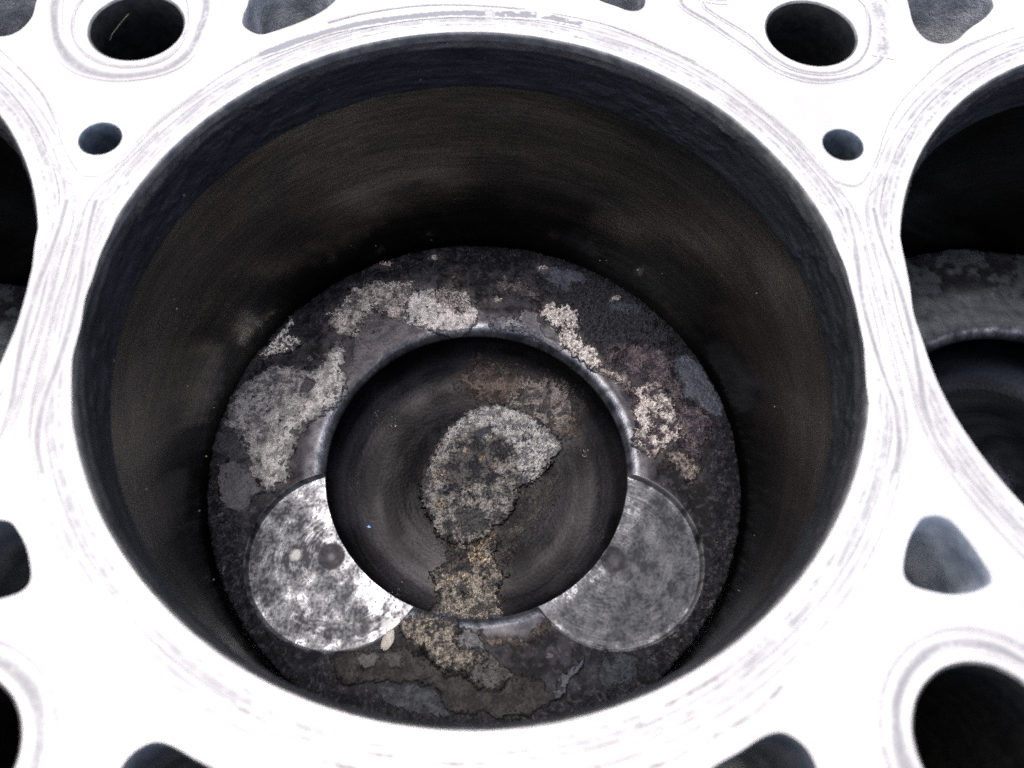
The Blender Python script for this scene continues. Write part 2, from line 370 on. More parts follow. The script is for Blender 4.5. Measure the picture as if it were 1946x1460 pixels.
BOWL={
 'blob':[ (-2.8,20.1),(0.9,22.4),(6.7,22.7),(13.3,20.6),(17.9,17.5),(22.0,12.9),(22.4,10.4),(19.9,6.9),(18.0,4.9),(16.0,1.0),(13.2,-0.7),(10.9,-0.9),(10.0,-4.7),(8.1,-8.9),(4.5,-11.6),(3.6,-14.4),(1.0,-15.2),(-2.5,-16.1),(-6.1,-15.7),(-9.6,-13.8),(-11.0,-11.1),(-12.8,-8.3),(-14.5,-3.7),(-14.4,-0.4),(-12.7,3.5),(-11.9,8.4),(-8.8,11.9),(-7.0,15.9) ],
 'blob_light':[ (-3.8,19.0),(0.9,21.9),(6.7,22.2),(13.3,20.1),(17.9,17.0),(22.0,12.4),(21.9,9.9),(18.0,5.9),(15.6,1.0),(13.2,-0.4),(10.6,3.0),(9.8,9.4),(3.8,13.9),(-0.9,15.4),(-6.5,11.9),(-8.3,9.4),(-9.3,11.9) ],
 'blob_dark':[ (-6.4,6.9),(-2.8,10.9),(3.7,10.9),(9.8,9.9),(9.7,7.4),(5.6,5.4),(4.6,1.0),(1.0,-1.8),(-2.6,-2.8),(-7.6,-5.6),(-8.6,0.1) ],
 'blob_dark2':[ (-0.9,13.9),(3.3,15.4),(3.8,13.4),(0.5,11.4),(-0.9,11.9) ],
 'blob_dark3':[ (-5.3,-7.4),(0.1,-8.4),(3.6,-10.7),(1.8,-13.9),(-3.4,-13.9),(-5.7,-11.1) ],
 'stem':[ (-7.4,-14.3),(-2.5,-15.7),(3.6,-14.4),(4.5,-20.2),(5.7,-22.8),(7.2,-23.7),(5.3,-25.8),(6.1,-33.0),(5.2,-36.8),(-9.1,-36.6),(-11.3,-31.2),(-9.7,-29.6),(-10.2,-25.3),(-11.8,-22.7),(-9.4,-20.5),(-7.3,-19.7),(-5.2,-16.6) ],
 'stem_dark':[ (-7.4,-16.1),(-2.5,-16.6),(-0.8,-20.6),(-2.1,-22.8),(-5.1,-21.0),(-7.8,-18.3) ],
 'brown':[ (-5.8,29.6),(-1.0,36.2),(7.8,35.1),(13.5,30.7),(20.8,29.7),(25.4,25.9),(28.1,21.1),(26.3,14.4),(22.5,13.4),(17.9,17.5),(13.3,21.1),(6.7,23.7),(-0.0,24.8) ],
 'halo':[ (10.5,1.0),(17.5,3.9),(22.0,2.0),(19.4,-7.5),(12.4,-15.8),(6.2,-21.1),(4.5,-16.6),(4.5,-12.1),(9.9,-7.5) ],
 'dot0':[ (15.3,20.9),(14.9,20.1),(13.9,19.8),(13.0,20.1),(12.7,20.9),(13.2,21.7),(14.1,22.0),(15.1,21.6) ],
 'dot1':[ (18.2,21.7),(17.8,21.0),(17.1,20.8),(16.3,21.1),(16.1,21.7),(16.5,22.3),(17.2,22.5),(18.0,22.2) ],
 'dot2':[ (18.2,17.7),(17.8,17.0),(16.9,16.8),(16.1,17.1),(15.8,17.8),(16.2,18.5),(17.1,18.7),(17.9,18.4) ],
 'dot3':[ (22.1,15.2),(21.6,14.3),(20.6,14.0),(19.6,14.4),(19.3,15.2),(19.8,16.0),(20.9,16.3),(21.8,15.9) ],
 'dot4':[ (20.8,17.7),(20.5,17.2),(19.8,17.0),(19.1,17.2),(18.9,17.8),(19.2,18.3),(20.0,18.5),(20.6,18.2) ],
 'dot5':[ (12.2,27.5),(12.0,27.0),(11.5,26.9),(11.0,27.1),(10.8,27.5),(11.1,27.9),(11.6,28.1),(12.1,27.9) ],
 'dot6':[ (15.1,27.8),(14.9,27.3),(14.4,27.2),(13.9,27.4),(13.7,27.8),(14.0,28.2),(14.5,28.3),(15.0,28.1) ],
 'dot7':[ (23.7,20.3),(23.4,19.8),(22.7,19.6),(22.1,19.9),(21.9,20.4),(22.3,20.9),(22.9,21.1),(23.5,20.8) ],
 'dot8':[ (8.2,25.3),(8.0,25.0),(7.6,24.9),(7.2,25.0),(7.1,25.4),(7.3,25.7),(7.7,25.8),(8.1,25.6) ],
 'dot9':[ (11.1,24.8),(10.9,24.5),(10.5,24.3),(10.1,24.5),(9.9,24.8),(10.1,25.2),(10.6,25.3),(11.0,25.1) ],
 'dot10':[ (21.6,22.2),(21.4,21.8),(20.9,21.6),(20.5,21.8),(20.3,22.2),(20.5,22.6),(21.0,22.7),(21.5,22.5) ],
 'dot11':[ (7.2,8.4),(6.6,7.2),(5.0,6.7),(3.6,7.2),(3.0,8.5),(3.8,9.6),(5.3,10.0),(6.7,9.4) ],
 'dot12':[ (9.7,8.9),(9.3,8.1),(8.3,7.8),(7.4,8.2),(7.1,8.9),(7.5,9.7),(8.5,9.9),(9.4,9.5) ],
 'dot13':[ (13.1,11.9),(12.9,11.5),(12.3,11.3),(11.8,11.5),(11.7,11.9),(11.9,12.3),(12.4,12.4),(12.9,12.2) ],
 'dot14':[ (20.3,20.6),(20.0,20.1),(19.4,19.9),(18.8,20.1),(18.6,20.6),(18.9,21.1),(19.6,21.3),(20.2,21.1) ],
}

# ------------------------------------------------------------------ piston crown, shared shape
def profile(ds):
    """(r, z) from the bowl centre over the lip to the crown edge, crown at z = 0"""
    ctl = [(0.0, -11.2), (3, -11.4), (8, -12.4), (14, -14.2), (20, -16.0), (26, -16.8), (31, -16.2), (35.5, -13.8), (38.2, -10.2), (38.6, -7.4), (37.7, -5.2), (36.95, -3.6),
           (36.8, -2.5), (37.05, -1.45), (37.7, -0.65), (38.6, -0.2), (39.6, -0.02)]
    c = catmull(ctl, 24, closed=False)
    flat = np.array([(r, 0.0) for r in np.linspace(39.8, 63.3, 200)])
    edge = np.array([(63.6, -0.06), (63.8, -0.25), (63.86, -0.6), (63.86, -3.5)])
    pts = np.vstack([c, flat, edge])
    s = np.concatenate([[0], np.cumsum(np.hypot(*np.diff(pts, axis=0).T))])
    S = np.arange(0.02, s[-1], ds)
    return np.interp(S, s, pts[:, 0]), np.interp(S, s, pts[:, 1])

POCKETS = [(-31.9, -23.0, 20.8), (31.4, -23.2, 20.9)]
KALB = 0.76
def alb(r, g, b): return srgb(r, g, b) * KALB * np.array([0.95, 1.0, 1.06])

def build_crown(piston, ds, nth, middle, mat):
    r0, z0 = profile(ds); nr = len(r0)
    th = np.linspace(0, 2 * np.pi, nth, endpoint=False)
    R, T = np.meshgrid(r0, th, indexing='ij'); Zb = np.repeat(z0[:, None], nth, 1)
    # profile normals
    dr = np.gradient(r0); dz = np.gradient(z0); ln = np.hypot(dr, dz)
    NR = np.repeat((-dz / ln)[:, None], nth, 1); NZ = np.repeat((dr / ln)[:, None], nth, 1)
    x = R * np.cos(T); y = R * np.sin(T)
    inbowl = np.zeros(nr, bool); lipi = int(np.argmax((z0 > -2.2) & (r0 > 36))); inbowl[:lipi] = True
    IB = np.repeat(inbowl[:, None], nth, 1)
    OUT = ~IB
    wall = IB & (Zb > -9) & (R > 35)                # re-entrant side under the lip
    n1 = fbm2(x, y, 12, 5, 1); n2 = fbm2(x, y, 3.2, 5, 2); n3 = fbm2(x, y, 0.9, 3, 3); n4 = fbm2(x, y, 30, 4, 4)
    fine = perlin2(x / 0.42, y / 0.42, 5)
    wd, wv = worley2(x + 0.3 * n3, y + 0.3 * n3, 0.75, 1); gran = np.clip(1 - wd * 1.25, 0, 1)
    wd2, wv2 = worley2(x + 0.5 * n3, y, 1.6, 2); gran2 = np.clip(1 - wd2 * 1.2, 0, 1)
    ct, st = np.cos(T), np.sin(T)
    streak = perlin3(R * 0.30 + 9, ct * 1.1 + 5, st * 1.1) * 0.9 + perlin3(R * 1.3 + 2, ct * 2.0, st * 2.0 + 7) * 0.30 + perlin3(R * 3.6 + 4, ct * 2.6 + 3, st * 2.6) * 0.08

    col = np.zeros((nr, nth, 3)); h = np.zeros((nr, nth)); metal = np.zeros((nr, nth)); rough = np.full((nr, nth), 0.55)
    grain = np.full((nr, nth), 0.30); grit = np.zeros((nr, nth)); over = np.full((nr, nth, 3), 0.02); oa = np.zeros((nr, nth)); tag = np.zeros((nr, nth), int)
    def lay(mask, c=None, rr=None, mm=None, gr=None, gt=None):
        m = mask
        if c is not None:
            c = np.asarray(c)
            col[:] = col * (1 - m[..., None]) + c * m[..., None]
        if rr is not None: rough[:] = rough * (1 - m) + rr * m
        if mm is not None: metal[:] = metal * (1 - m) + mm * m
        if gr is not None: grain[:] = grain * (1 - m) + gr * m
        if gt is not None: grit[:] = grit * (1 - m) + gt * m
    def two(a, b, f): f = np.clip(f, 0, 1)[..., None]; return np.asarray(a) * (1 - f) + np.asarray(b) * f

    # soot over everything
    lay(np.ones_like(h), two(alb(14, 14, 19), alb(50, 49, 55), 0.40 + 1.0 * n1 + 0.8 * n2 + 0.35 * (sstep(0.0, 0.05, n1 + 0.4 * n2) - 0.5)), rr=0.68)
    # rough black ring at the rim
    rim = sstep(54 if middle else 57, 61, R + 3.5 * n1 + 1.0 * n2) * OUT
    lay(rim, two(alb(8, 9, 12), alb(36, 36, 43), 0.40 + 0.9 * n3 + 0.7 * n2), rr=0.75, gr=0.8)
    h += rim * (0.16 * gran + 0.14 * n3 + 0.12)
    h += OUT * (0.08 * n2 + 0.03 * fine)
    if middle:   # thin flaking plates: stepped height and a paler broken edge
        nq = fbm2(x, y, 7.0, 4, 41, 0.55)
        for lv in (-0.10, 0.12):
            e = np.exp(-((nq - lv) / 0.014) ** 2) * OUT * sstep(40, 44, R) * sstep(-0.1, 0.3, n1 + n2)
            lay(e * 0.55, alb(104, 98, 98)); h += OUT * sstep(lv - 0.01, lv + 0.01, nq) * 0.10 * sstep(40, 44, R)
        sp = sstep(0.30, 0.42, fbm2(x, y, 1.5, 3, 43)) * OUT * sstep(42, 46, R)
        lay(sp * 0.3, alb(84, 82, 84)); grit += sp * 0.08
    smooth_lip = sstep(44, 40.5, R + 2.0 * n1) * OUT
    lay(smooth_lip * 0.85, two(alb(56, 55, 61), alb(116, 113, 119), 0.45 + n2 * 0.8 + streak * 0.6 + n1 * 0.6), rr=0.38, mm=0.3, gr=0.14)
    # lip fillet: worn to grey metal
    fil = sstep(-3.8, -2.4, Zb) * sstep(40.0, 38.6, R + 0.5 * n2) * (R > 36)
    lay(fil, two(alb(72, 74, 80), alb(150, 151, 157), 0.42 + 0.8 * n2 + 0.6 * n1), rr=0.36, mm=0.8, gr=0.25)
    # bowl: dark, turned rings
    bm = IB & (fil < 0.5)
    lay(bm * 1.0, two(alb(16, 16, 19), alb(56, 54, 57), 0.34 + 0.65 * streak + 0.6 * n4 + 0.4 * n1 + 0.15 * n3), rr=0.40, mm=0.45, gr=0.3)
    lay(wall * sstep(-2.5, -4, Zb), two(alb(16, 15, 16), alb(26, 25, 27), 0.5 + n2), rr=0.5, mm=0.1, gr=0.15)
    h += bm * (0.05 * streak + 0.03 * n3)

    def patch(name, P, bowl=False, rag=0.9, ht=0.25, ca=(100, 98, 98), cb=(130, 126, 122), mixs=None, gr=0.6, gt=0.0, bumpy=0.15, g2=0.0, rr=0.6, mm=0.05, soft=0.22, part=0, op=1.0, warp=1.6, rimlight=0.0):
        P = np.asarray(P, float)
        lo = P.min(0) - 4; hi = P.max(0) + 4
        sel = (x > lo[0]) & (x < hi[0]) & (y > lo[1]) & (y < hi[1]) & (IB if bowl else OUT)
        if not sel.any(): return
        xs, ys = x[sel], y[sel]
        d = sdpoly(xs + warp * 0.5 * n2[sel], ys + warp * 0.5 * n1[sel], P) + rag * (0.9 * n2[sel] + 1.1 * n3[sel])
        m = sstep(soft, -soft, d) * op
        wide = np.zeros_like(h); cut = ht < 0
        if cut: wide[sel] = m
        else:
            wide[sel] = sstep(3.2, 1.8, d) if oa[sel].max() < 0.02 else sstep(0.9, -0.2, d) * np.where(oa[sel] > 0.5, op * sstep(soft, -soft, d) / np.maximum(sstep(0.9, -0.2, d), 1e-3), 1)
            oa[sel] = np.maximum(oa[sel], np.clip(0.5 - d / (2.6 + 2.4 * soft), 0, 1) * min(1, op + 0.1))
        M = np.zeros_like(h); M[sel] = m
        f = 0.5 + (1.6 * n2 + 1.1 * n3 + 0.2 * fine if mixs is None else mixs)
        if ht > 0 and op > 0.75:
            tr = np.zeros_like(h); tr[sel] = np.exp(-np.clip(d, 0, None) / 1.8) * np.clip(0.55 + 1.3 * n2[sel] + 0.8 * n3[sel], 0, 1) * 0.55
            lay(tr, two(alb(*ca), alb(*cb), 0.1) * 0.55)
        lay(M, None, rr=rr, mm=mm, gr=gr, gt=gt)
        over[:] = over * (1 - wide[..., None]) + two(alb(*ca), alb(*cb), f) * wide[..., None]
        hh = 1.4 * ht + 1.3 * bumpy * gran * (0.5 + wv) + g2 * gran2 * (0.4 + wv2) + 0.25 * bumpy * n3
        h[:] = h + M * hh
        pit = M * sstep(0.34, 0.5, fbm2(x, y, 1.3, 3, 31) + 0.35 * n3) * (0.75 if gr > 0.3 else 0.25)
        over[:] = over * (1 - pit[..., None]) + alb(44, 42, 46) * pit[..., None]; h[:] = h - pit * 0.10
        if rimlight:
            e = np.zeros_like(h); e[sel] = np.exp(-((d + 0.25) / 0.25) ** 2) * op
            ee = np.clip(e * rimlight * (0.6 + n3), 0, 1)[..., None]; over[:] = over * (1 - ee) + alb(128, 122, 120) * ee
        if part: tag[(M > 0.5)] = part
        return M
    if middle:
        C = CROWN; D = BOWL
        patch('m', C['plate_c'], ht=0.35, ca=(60, 58, 57), cb=(84, 82, 80), rag=0.5, rimlight=0.5, gr=0.7)
        patch('m', C['plate_a'], ht=0.40, ca=(38, 37, 36), cb=(62, 59, 56), rag=0.9, soft=0.12, bumpy=0.05, gr=0.35, rr=0.7)
        patch('m', C['plate_ll'], ht=0.12, ca=(42, 44, 49), cb=(66, 69, 75), rag=0.7, bumpy=0.03, gr=0.3)
        patch('m', C['plate_r'], ht=0.45, ca=(70, 72, 80), cb=(86, 88, 94), rag=0.5, soft=0.1, bumpy=0.05, gr=0.4)
        patch('m', C['plate_rr'], ht=0.1, ca=(36, 39, 45), cb=(52, 56, 62), rag=0.8, gr=0.5, gt=0.1)
        patch('m', C['blob_l'], ht=0.4, ca=(74, 73, 73), cb=(90, 88, 88), rag=0.3, gr=0.25, bumpy=0.05)
        patch('m', C['blob_l2'], ht=0.3, ca=(62, 60, 59), cb=(76, 74, 72), rag=0.5, gr=0.25, bumpy=0.05)
        patch('m', C['brown_arc'], ht=0.15, ca=(64, 57, 54), cb=(104, 93, 86), rag=0.8, gr=0.7, soft=0.5)
        patch('m', C['bottom_grey'], ht=0.25, ca=(90, 90, 92), cb=(118, 116, 116), rag=0.8, gr=0.7, g2=0.15)
        patch('m', C['bottom_gold'], ht=0.25, ca=(56, 54, 54), cb=(148, 139, 127), rag=0.8, gr=0.9, g2=0.35, bumpy=0.3, gt=0.08, part=3)
        patch('m', C['flake_left2'], ht=0.2, ca=(50, 50, 56), cb=(62, 61, 66), rag=0.4, gr=0.15, bumpy=0.02, soft=0.12)
        patch('m', C['flake_left'], ht=0.4, ca=(76, 74, 78), cb=(90, 88, 90), rag=0.3, gr=0.12, bumpy=0.02, soft=0.1)
        patch('m', C['left_mass'], ht=0.25, ca=(86, 84, 86), cb=(150, 146, 143), rag=0.8, gr=0.45, bumpy=0.08, gt=0.03, rimlight=0.4, part=1)
        patch('m', C['left_light'], ht=0.12, ca=(128, 124, 123), cb=(190, 184, 180), rag=1.1, gr=0.35, bumpy=0.1, soft=0.8)
        patch('m', C['purple'], ht=0.05, ca=(68, 65, 71), cb=(88, 82, 86), rag=0.5, gr=0.15, rr=0.42, soft=0.5, bumpy=0.02)
        patch('m', C['tan_mass'], ht=0.28, ca=(96, 91, 91), cb=(180, 171, 165), rag=0.7, gr=0.8, bumpy=0.15, gt=0.10, rimlight=0.5, part=2)
        patch('m', C['pear'], ht=0.32, ca=(160, 155, 154), cb=(206, 199, 195), rag=0.35, gr=0.55, bumpy=0.12, rimlight=0.3, warp=0.8, part=2)
        patch('m', C['pear_dark'], ht=-0.05, ca=(58, 54, 56), cb=(170, 158, 152), mixs=1.6 * fine + 0.5 * n3 - 0.1, rag=1.2, gr=1.2, soft=1.2, op=0.85)
        patch('m', C['left_hole'], ht=-0.35, ca=(66, 63, 66), cb=(74, 70, 72), rag=0.1, gr=0.1, soft=0.1, bumpy=0)
        patch('m', C['white_lump'], ht=0.35, ca=(80, 78, 80), cb=(248, 240, 226), mixs=2.0 * n3 + 0.9 * n2, rag=0.7, gr=0.7, bumpy=0.3, g2=0.2, part=4)
        patch('m', C['top_smear'], ht=0.05, ca=(64, 61, 62), cb=(104, 98, 96), rag=1.0, gr=1.1, op=0.7, soft=1.2, bumpy=0.1)
        patch('m', C['granules'], ht=0.12, ca=(26, 26, 30), cb=(66, 66, 72), mixs=gran * 0.9 - 0.5, rag=1.2, gr=0.7, soft=1.0, bumpy=0.55, g2=0.1)
        patch('m', C['right_purple'], ht=0.12, ca=(60, 54, 60), cb=(100, 90, 92), rag=1.0, gr=1.0, gt=0.12, bumpy=0.3, soft=0.8)
        patch('m', C['blue_right'], ht=0.05, ca=(60, 62, 71), cb=(78, 80, 90), rag=0.6, gr=0.15, bumpy=0.02, rr=0.45, soft=0.3)
        patch('m', C['blue_top'], ht=0.08, ca=(68, 70, 80), cb=(86, 88, 98), rag=0.8, gr=0.2, bumpy=0.02, soft=0.4)
        patch('m', C['blue_mid'], ht=0.05, ca=(60, 62, 70), cb=(76, 78, 86), rag=0.8, gr=0.2, bumpy=0.02, soft=0.6)
        patch('m', C['lip_smooth'], ht=0.12, ca=(84, 82, 90), cb=(98, 96, 102), rag=0.3, gr=0.12, bumpy=0.0, rimlight=0.7, rr=0.42)
        patch('m', C['lip_scale'], ht=0.1, ca=(92, 90, 98), cb=(140, 138, 142), rag=0.9, gr=0.9, op=0.8)
        patch('m', C['crust'], ht=0.2, ca=(112, 104, 103), cb=(240, 230, 222), mixs=gran * 1.0 - 0.45 + 0.3 * n2, rag=0.8, gr=0.5, bumpy=0.5, g2=0.25, part=5)
        patch('m', C['crust_tail'], ht=0.1, ca=(100, 92, 90), cb=(168, 158, 152), rag=1.1, gr=1.1, gt=0.1, bumpy=0.3, soft=0.5)
        patch('m', C['right_lumps'], ht=0.15, ca=(68, 60, 65), cb=(210, 199, 192), mixs=gran * 0.7 + 1.5 * n2 + 0.6 * n3 - 0.35, rag=0.9, gr=0.8, bumpy=0.4, g2=0.25, gt=0.05, part=6)
        patch('m', C['right_small'], ht=0.25, ca=(62, 56, 58), cb=(150, 138, 130), mixs=gran * 0.7 + 1.2 * n3 - 0.35, rag=0.7, gr=0.8, bumpy=0.3, rimlight=0.6, part=6)
        for cx, cy, rad in ((-25, 57.5, 1.6), (17.5, 56.8, 1.0), (36.5, 46.5, 1.1), (-12, 59.8, 1.0), (-6, 53, .7), (5, 46.5, .8), (44, 3, 1.2)):
            P = [(cx + rad * math.cos(a), cy + rad * 0.7 * math.sin(a)) for a in np.arange(0, 6.28, 0.9)]
            patch('m', P, ht=0.3, ca=(110, 100, 98), cb=(210, 196, 186), rag=0.5, gr=0.5, bumpy=0.2, mixs=1.5 * fine)
        # bowl floor
        patch('b', D['brown'], True, ht=0.06, ca=(46, 40, 39), cb=(90, 78, 72), rag=1.4, gr=0.7, gt=0.12, soft=2.5, op=0.85, bumpy=0.05, rr=0.55)
        patch('b', [(13.5, 30.7), (20.8, 29.7), (25.4, 25.9), (27.0, 21.5), (22.6, 16.5), (17.5, 18.0), (13.0, 21.2), (7.4, 23.5), (9, 27)], True, ht=0.08, ca=(70, 66, 65), cb=(130, 122, 117), rag=1.4, gr=0.8, gt=0.10, soft=1.2, op=0.9, bumpy=0.1)
        patch('b', D['halo'], True, ht=0.03, ca=(52, 49, 49), cb=(72, 68, 66), rag=2.0, gr=0.8, gt=0.04, soft=2.5, op=0.7, bumpy=0.08)
        patch('b', D['blob'], True, ht=0.50, ca=(68, 67, 69), cb=(134, 129, 124), rag=0.9, gr=0.9, bumpy=0.3, g2=0.35, gt=0.10, part=7, soft=0.25)
        patch('b', D['blob_light'], True, ht=0.12, ca=(112, 110, 113), cb=(182, 178, 175), rag=1.0, gr=0.6, bumpy=0.15, gt=0.06, soft=0.8)
        patch('b', D['blob_dark'], True, ht=-0.15, ca=(40, 40, 44), cb=(84, 81, 80), rag=1.6, gr=0.4, soft=0.9, bumpy=0.1, gt=0.10)
        patch('b', D['blob_dark2'], True, ht=-0.2, ca=(56, 57, 63), cb=(66, 67, 72), rag=0.5, gr=0.1, soft=0.2, bumpy=0)
        patch('b', D['blob_dark3'], True, ht=-0.2, ca=(60, 60, 62), cb=(72, 70, 70), rag=0.8, gr=0.2, soft=0.6, bumpy=0.05)
        patch('b', D['stem'], True, ht=0.35, ca=(70, 67, 66), cb=(150, 141, 130), rag=0.8, gr=1.0, bumpy=0.35, gt=0.16, part=8)
        patch('b', [(-9, -13), (-4, -15.5), (2, -15.5), (5, -13.5), (4.5, -18), (-2, -19), (-7, -18)], True, ht=0.1, ca=(58, 56, 56), cb=(118, 112, 106), rag=1.2, gr=0.8, soft=0.8, bumpy=0.2, op=0.9)
        patch('b', D['stem_dark'], True, ht=-0.3, ca=(50, 48, 49), cb=(72, 68, 66), rag=1.2, gr=0.3, soft=0.5, bumpy=0.05, gt=0.05)
        # straw-coloured crumbs along the join of the two
        for cx, cy, rad in ((0.5, -16.5, 1.6), (3.2, -14.2, 1.1), (-0.5, -19.0, 1.9), (1.8, -20.0, 1.3), (-6.5, -24.5, 1.3), (-3.5, -23.5, 1.0), (1.5, 5, 1.1), (4.2, 3.2, 1.0), (-9, 1, 1.1), (-9, -6, 1.2), (-3, 7.5, .9)):
            P = [(cx + rad * math.cos(a), cy + rad * 0.8 * math.sin(a)) for a in np.arange(0, 6.28, 0.9)]
            patch('b', P, True, ht=0.25, ca=(100, 90, 80), cb=(206, 184, 158), mixs=1.6 * n3 + fine, rag=1.0, gr=0.6, bumpy=0.3, soft=0.3)
        for k, P in D.items():
            if k.startswith('dot'): patch('b', P, True, ht=-0.15, ca=(48, 47, 50), cb=(58, 56, 58), rag=0.25, gr=0.1, soft=0.15, bumpy=0, rr=0.5)
        # sparkling soot grains low on the bowl side
        for cx, cy, sx_, sy_, am in ((-24, 19, 8, 4.5, .5), (-31.5, 0, 2.6, 9, .42), (-21, -27.5, 7.5, 3.5, .5), (28.5, 8, 3.5, 6.5, .42), (31, -12, 2.6, 7.5, .38), (-12, 27, 5, 3, .35), (9, -35, 4, 1.5, .4), (24, -22, 4, 4, .25)):
            g = np.exp(-((x - cx) / sx_) ** 2 - ((y - cy) / sy_) ** 2) * IB * (tag == 0)
            grit[:] = np.maximum(grit, g * am * (1 + n2)); grain[:] = np.maximum(grain, g * 0.9)
    else:
        fl = sstep(0.02, 0.10, n1 + 0.4 * n2) * sstep(47, 52, R) * OUT
        h += fl * 0.30 + OUT * 0.14 * n2
        lay(fl * 0.8, two(alb(38, 43, 47), alb(60, 66, 70), 0.5 + n2), rr=0.55)
        lay(sstep(53, 47, R + 2 * n1) * OUT * sstep(38, 39, R), two(alb(56, 61, 65), alb(84, 88, 91), 0.5 + 0.8 * streak + 0.6 * n2), rr=0.45, mm=0.2, gr=0.2)
        lay(bm * 0.9, two(alb(20, 23, 27), alb(44, 48, 54), 0.4 + 0.8 * streak), rr=0.28, mm=0.7, gr=0.05)

    if middle:
        holes_ = sstep(0.10, 0.42, fbm2(x, y, 3.4, 5, 51) + 0.3 * n3)
        oa = np.where(oa > 0.02, np.clip(oa - 0.42 * holes_, 0, 1), oa)
        isl = sstep(0.26, 0.5, fbm2(x, y, 5.5, 5, 53)) * sstep(-0.05, 0.2, n4) * sstep(41, 44, R) * OUT * (oa < 0.1)
        over = np.where((oa < 0.02)[..., None], two(alb(44, 43, 47), alb(92, 88, 90), 0.5 + 1.4 * n2), over)
        oa = np.maximum(oa, isl * 0.62)
        lf = fil * sstep(-0.15, -0.9, Zb) * 0.85
        oa = oa * (1 - lf)
        lay(lf, None, rr=0.34, mm=0.8, gr=0.15)
    # valve pockets: machined flats cut into crown and lip
    pk = np.zeros((nr, nth), int)
    for i, (px_, py_, pr) in enumerate(POCKETS):
        dx = x - px_; dy = y - py_; dd = np.hypot(dx, dy); an = np.arctan2(dy, dx)
        sd_ = dd - pr
        m = sstep(0.22, -0.22, sd_) * (~IB)
        depth = 1.9
        Zc = Zb + h * NZ
        ca_, sa_ = np.cos(an) * 3.2 + 30 * i, np.sin(an) * 3.2
        oa = oa * (1 - sstep(0.25, -0.1, sd_) * (~IB))
        mills = (perlin3(dd * 1.9, ca_, sa_) * 0.7 + perlin3(dd * 3.8 + 9, ca_ * 1.7, sa_ * 1.7) * 0.6) * sstep(-0.25, 0.35, n1 + 0.5 * n2)
        soot_shade = 1.2 * fbm2(x, y, 9, 5, 21 + i) + 1.1 * n2 + 0.7 * n3
        if i == 0:
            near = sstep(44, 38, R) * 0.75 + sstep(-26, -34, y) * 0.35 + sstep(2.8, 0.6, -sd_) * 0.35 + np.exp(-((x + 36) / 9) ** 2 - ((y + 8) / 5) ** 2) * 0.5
            f = 0.14 + 0.36 * near + 0.34 * soot_shade + sstep(0.0, 0.6, n2 + 0.5 * n1 + 0.35 * mills) * (0.2 + 0.8 * near) * 0.5 + 0.34 * mills + 0.12 * n3
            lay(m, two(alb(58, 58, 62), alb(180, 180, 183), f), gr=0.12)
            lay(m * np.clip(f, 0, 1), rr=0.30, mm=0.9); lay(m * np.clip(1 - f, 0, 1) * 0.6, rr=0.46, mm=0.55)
        else:
            near = sstep(41, 37.5, R) * 0.55 * sstep(-20, -30, y + 0.35 * 0) + sstep(1.6, 0.4, -sd_) * 0.6 * (0.5 + n2) + np.exp(-((x - 35) / 5) ** 2 - ((y + 9) / 6) ** 2) * 0.45 + sstep(44, 38, R) * 0.15
            f = 0.13 + 0.30 * near + 0.16 * soot_shade + sstep(0.05, 0.5, n2 + 0.5 * n3 + 0.35 * mills) * near * 0.6 + 0.20 * mills + 0.05 * n3
            lay(m, two(alb(44, 46, 51), alb(160, 160, 165), f), gr=0.12)
            lay(m * np.clip(f, 0, 1), rr=0.38, mm=0.8); lay(m * np.clip(1 - f, 0, 1), rr=0.50, mm=0.45)
        pits = sstep(0.40, 0.55, n3 + 0.4 * fine + 0.25 * n2) * m
        lay(pits * 0.6, alb(50, 50, 54), mm=0.1, rr=0.6)
        zt = -depth + 0.02 * mills + 0.03 * n3
        newz = np.minimum(Zc, zt + np.zeros_like(Zc))
        # sooty dimple by the bowl edge
        qx, qy = ((-33.9, -22.3), (31.8, -23.4))[i]
        q = np.hypot(x - qx, (y - qy)); dm = sstep(3.6, 2.7, q) * m
        newz = newz - dm * 0.7 * sstep(3.4, 1.0, q)
        lay(dm * (0.85 if i == 0 else 0.7), two(alb(48, 48, 52), alb(66, 62, 64), 0.5 + n2), mm=0.1, rr=0.6)
        if i == 0:
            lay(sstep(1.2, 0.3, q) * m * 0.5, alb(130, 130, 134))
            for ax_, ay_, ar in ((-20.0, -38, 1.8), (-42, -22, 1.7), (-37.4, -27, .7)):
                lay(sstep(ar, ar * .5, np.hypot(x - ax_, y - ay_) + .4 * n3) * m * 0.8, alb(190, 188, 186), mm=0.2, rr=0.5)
            ring = np.exp(-((np.hypot(x + 26.2, y + 38.2) - 1.6) / 0.5) ** 2) * m
            lay(ring * 0.7, alb(70, 70, 72), mm=0.2)
        h = np.where(m > 0.001, (newz * m + Zc * (1 - m) - Zb) / np.maximum(NZ, 0.25), h)
        pk[(sd_ < 0) & (~IB) & (Zb > -1.85) & (R < 63)] = i + 1
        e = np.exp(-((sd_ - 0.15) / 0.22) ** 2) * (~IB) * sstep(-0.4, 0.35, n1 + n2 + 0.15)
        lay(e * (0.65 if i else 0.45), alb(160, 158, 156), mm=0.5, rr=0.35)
    tag[pk > 0] = 0
    useN = pk > 0
    X = x + NR * h * np.cos(T) * (~useN); Y = y + NR * h * np.sin(T) * (~useN)
    Zf = Zb + np.where(useN, h * np.maximum(NZ, 0.25), h * NZ)
    V = np.stack([X, Y, Zf], -1).reshape(-1, 3)
    i0 = np.arange(nr - 1)[:, None] * nth + np.arange(nth)[None, :]
    i1 = np.arange(nr - 1)[:, None] * nth + (np.arange(nth)[None, :] + 1) % nth
    F = np.stack([i0, i0 + nth, i1 + nth, i1], -1).reshape(-1, 4)
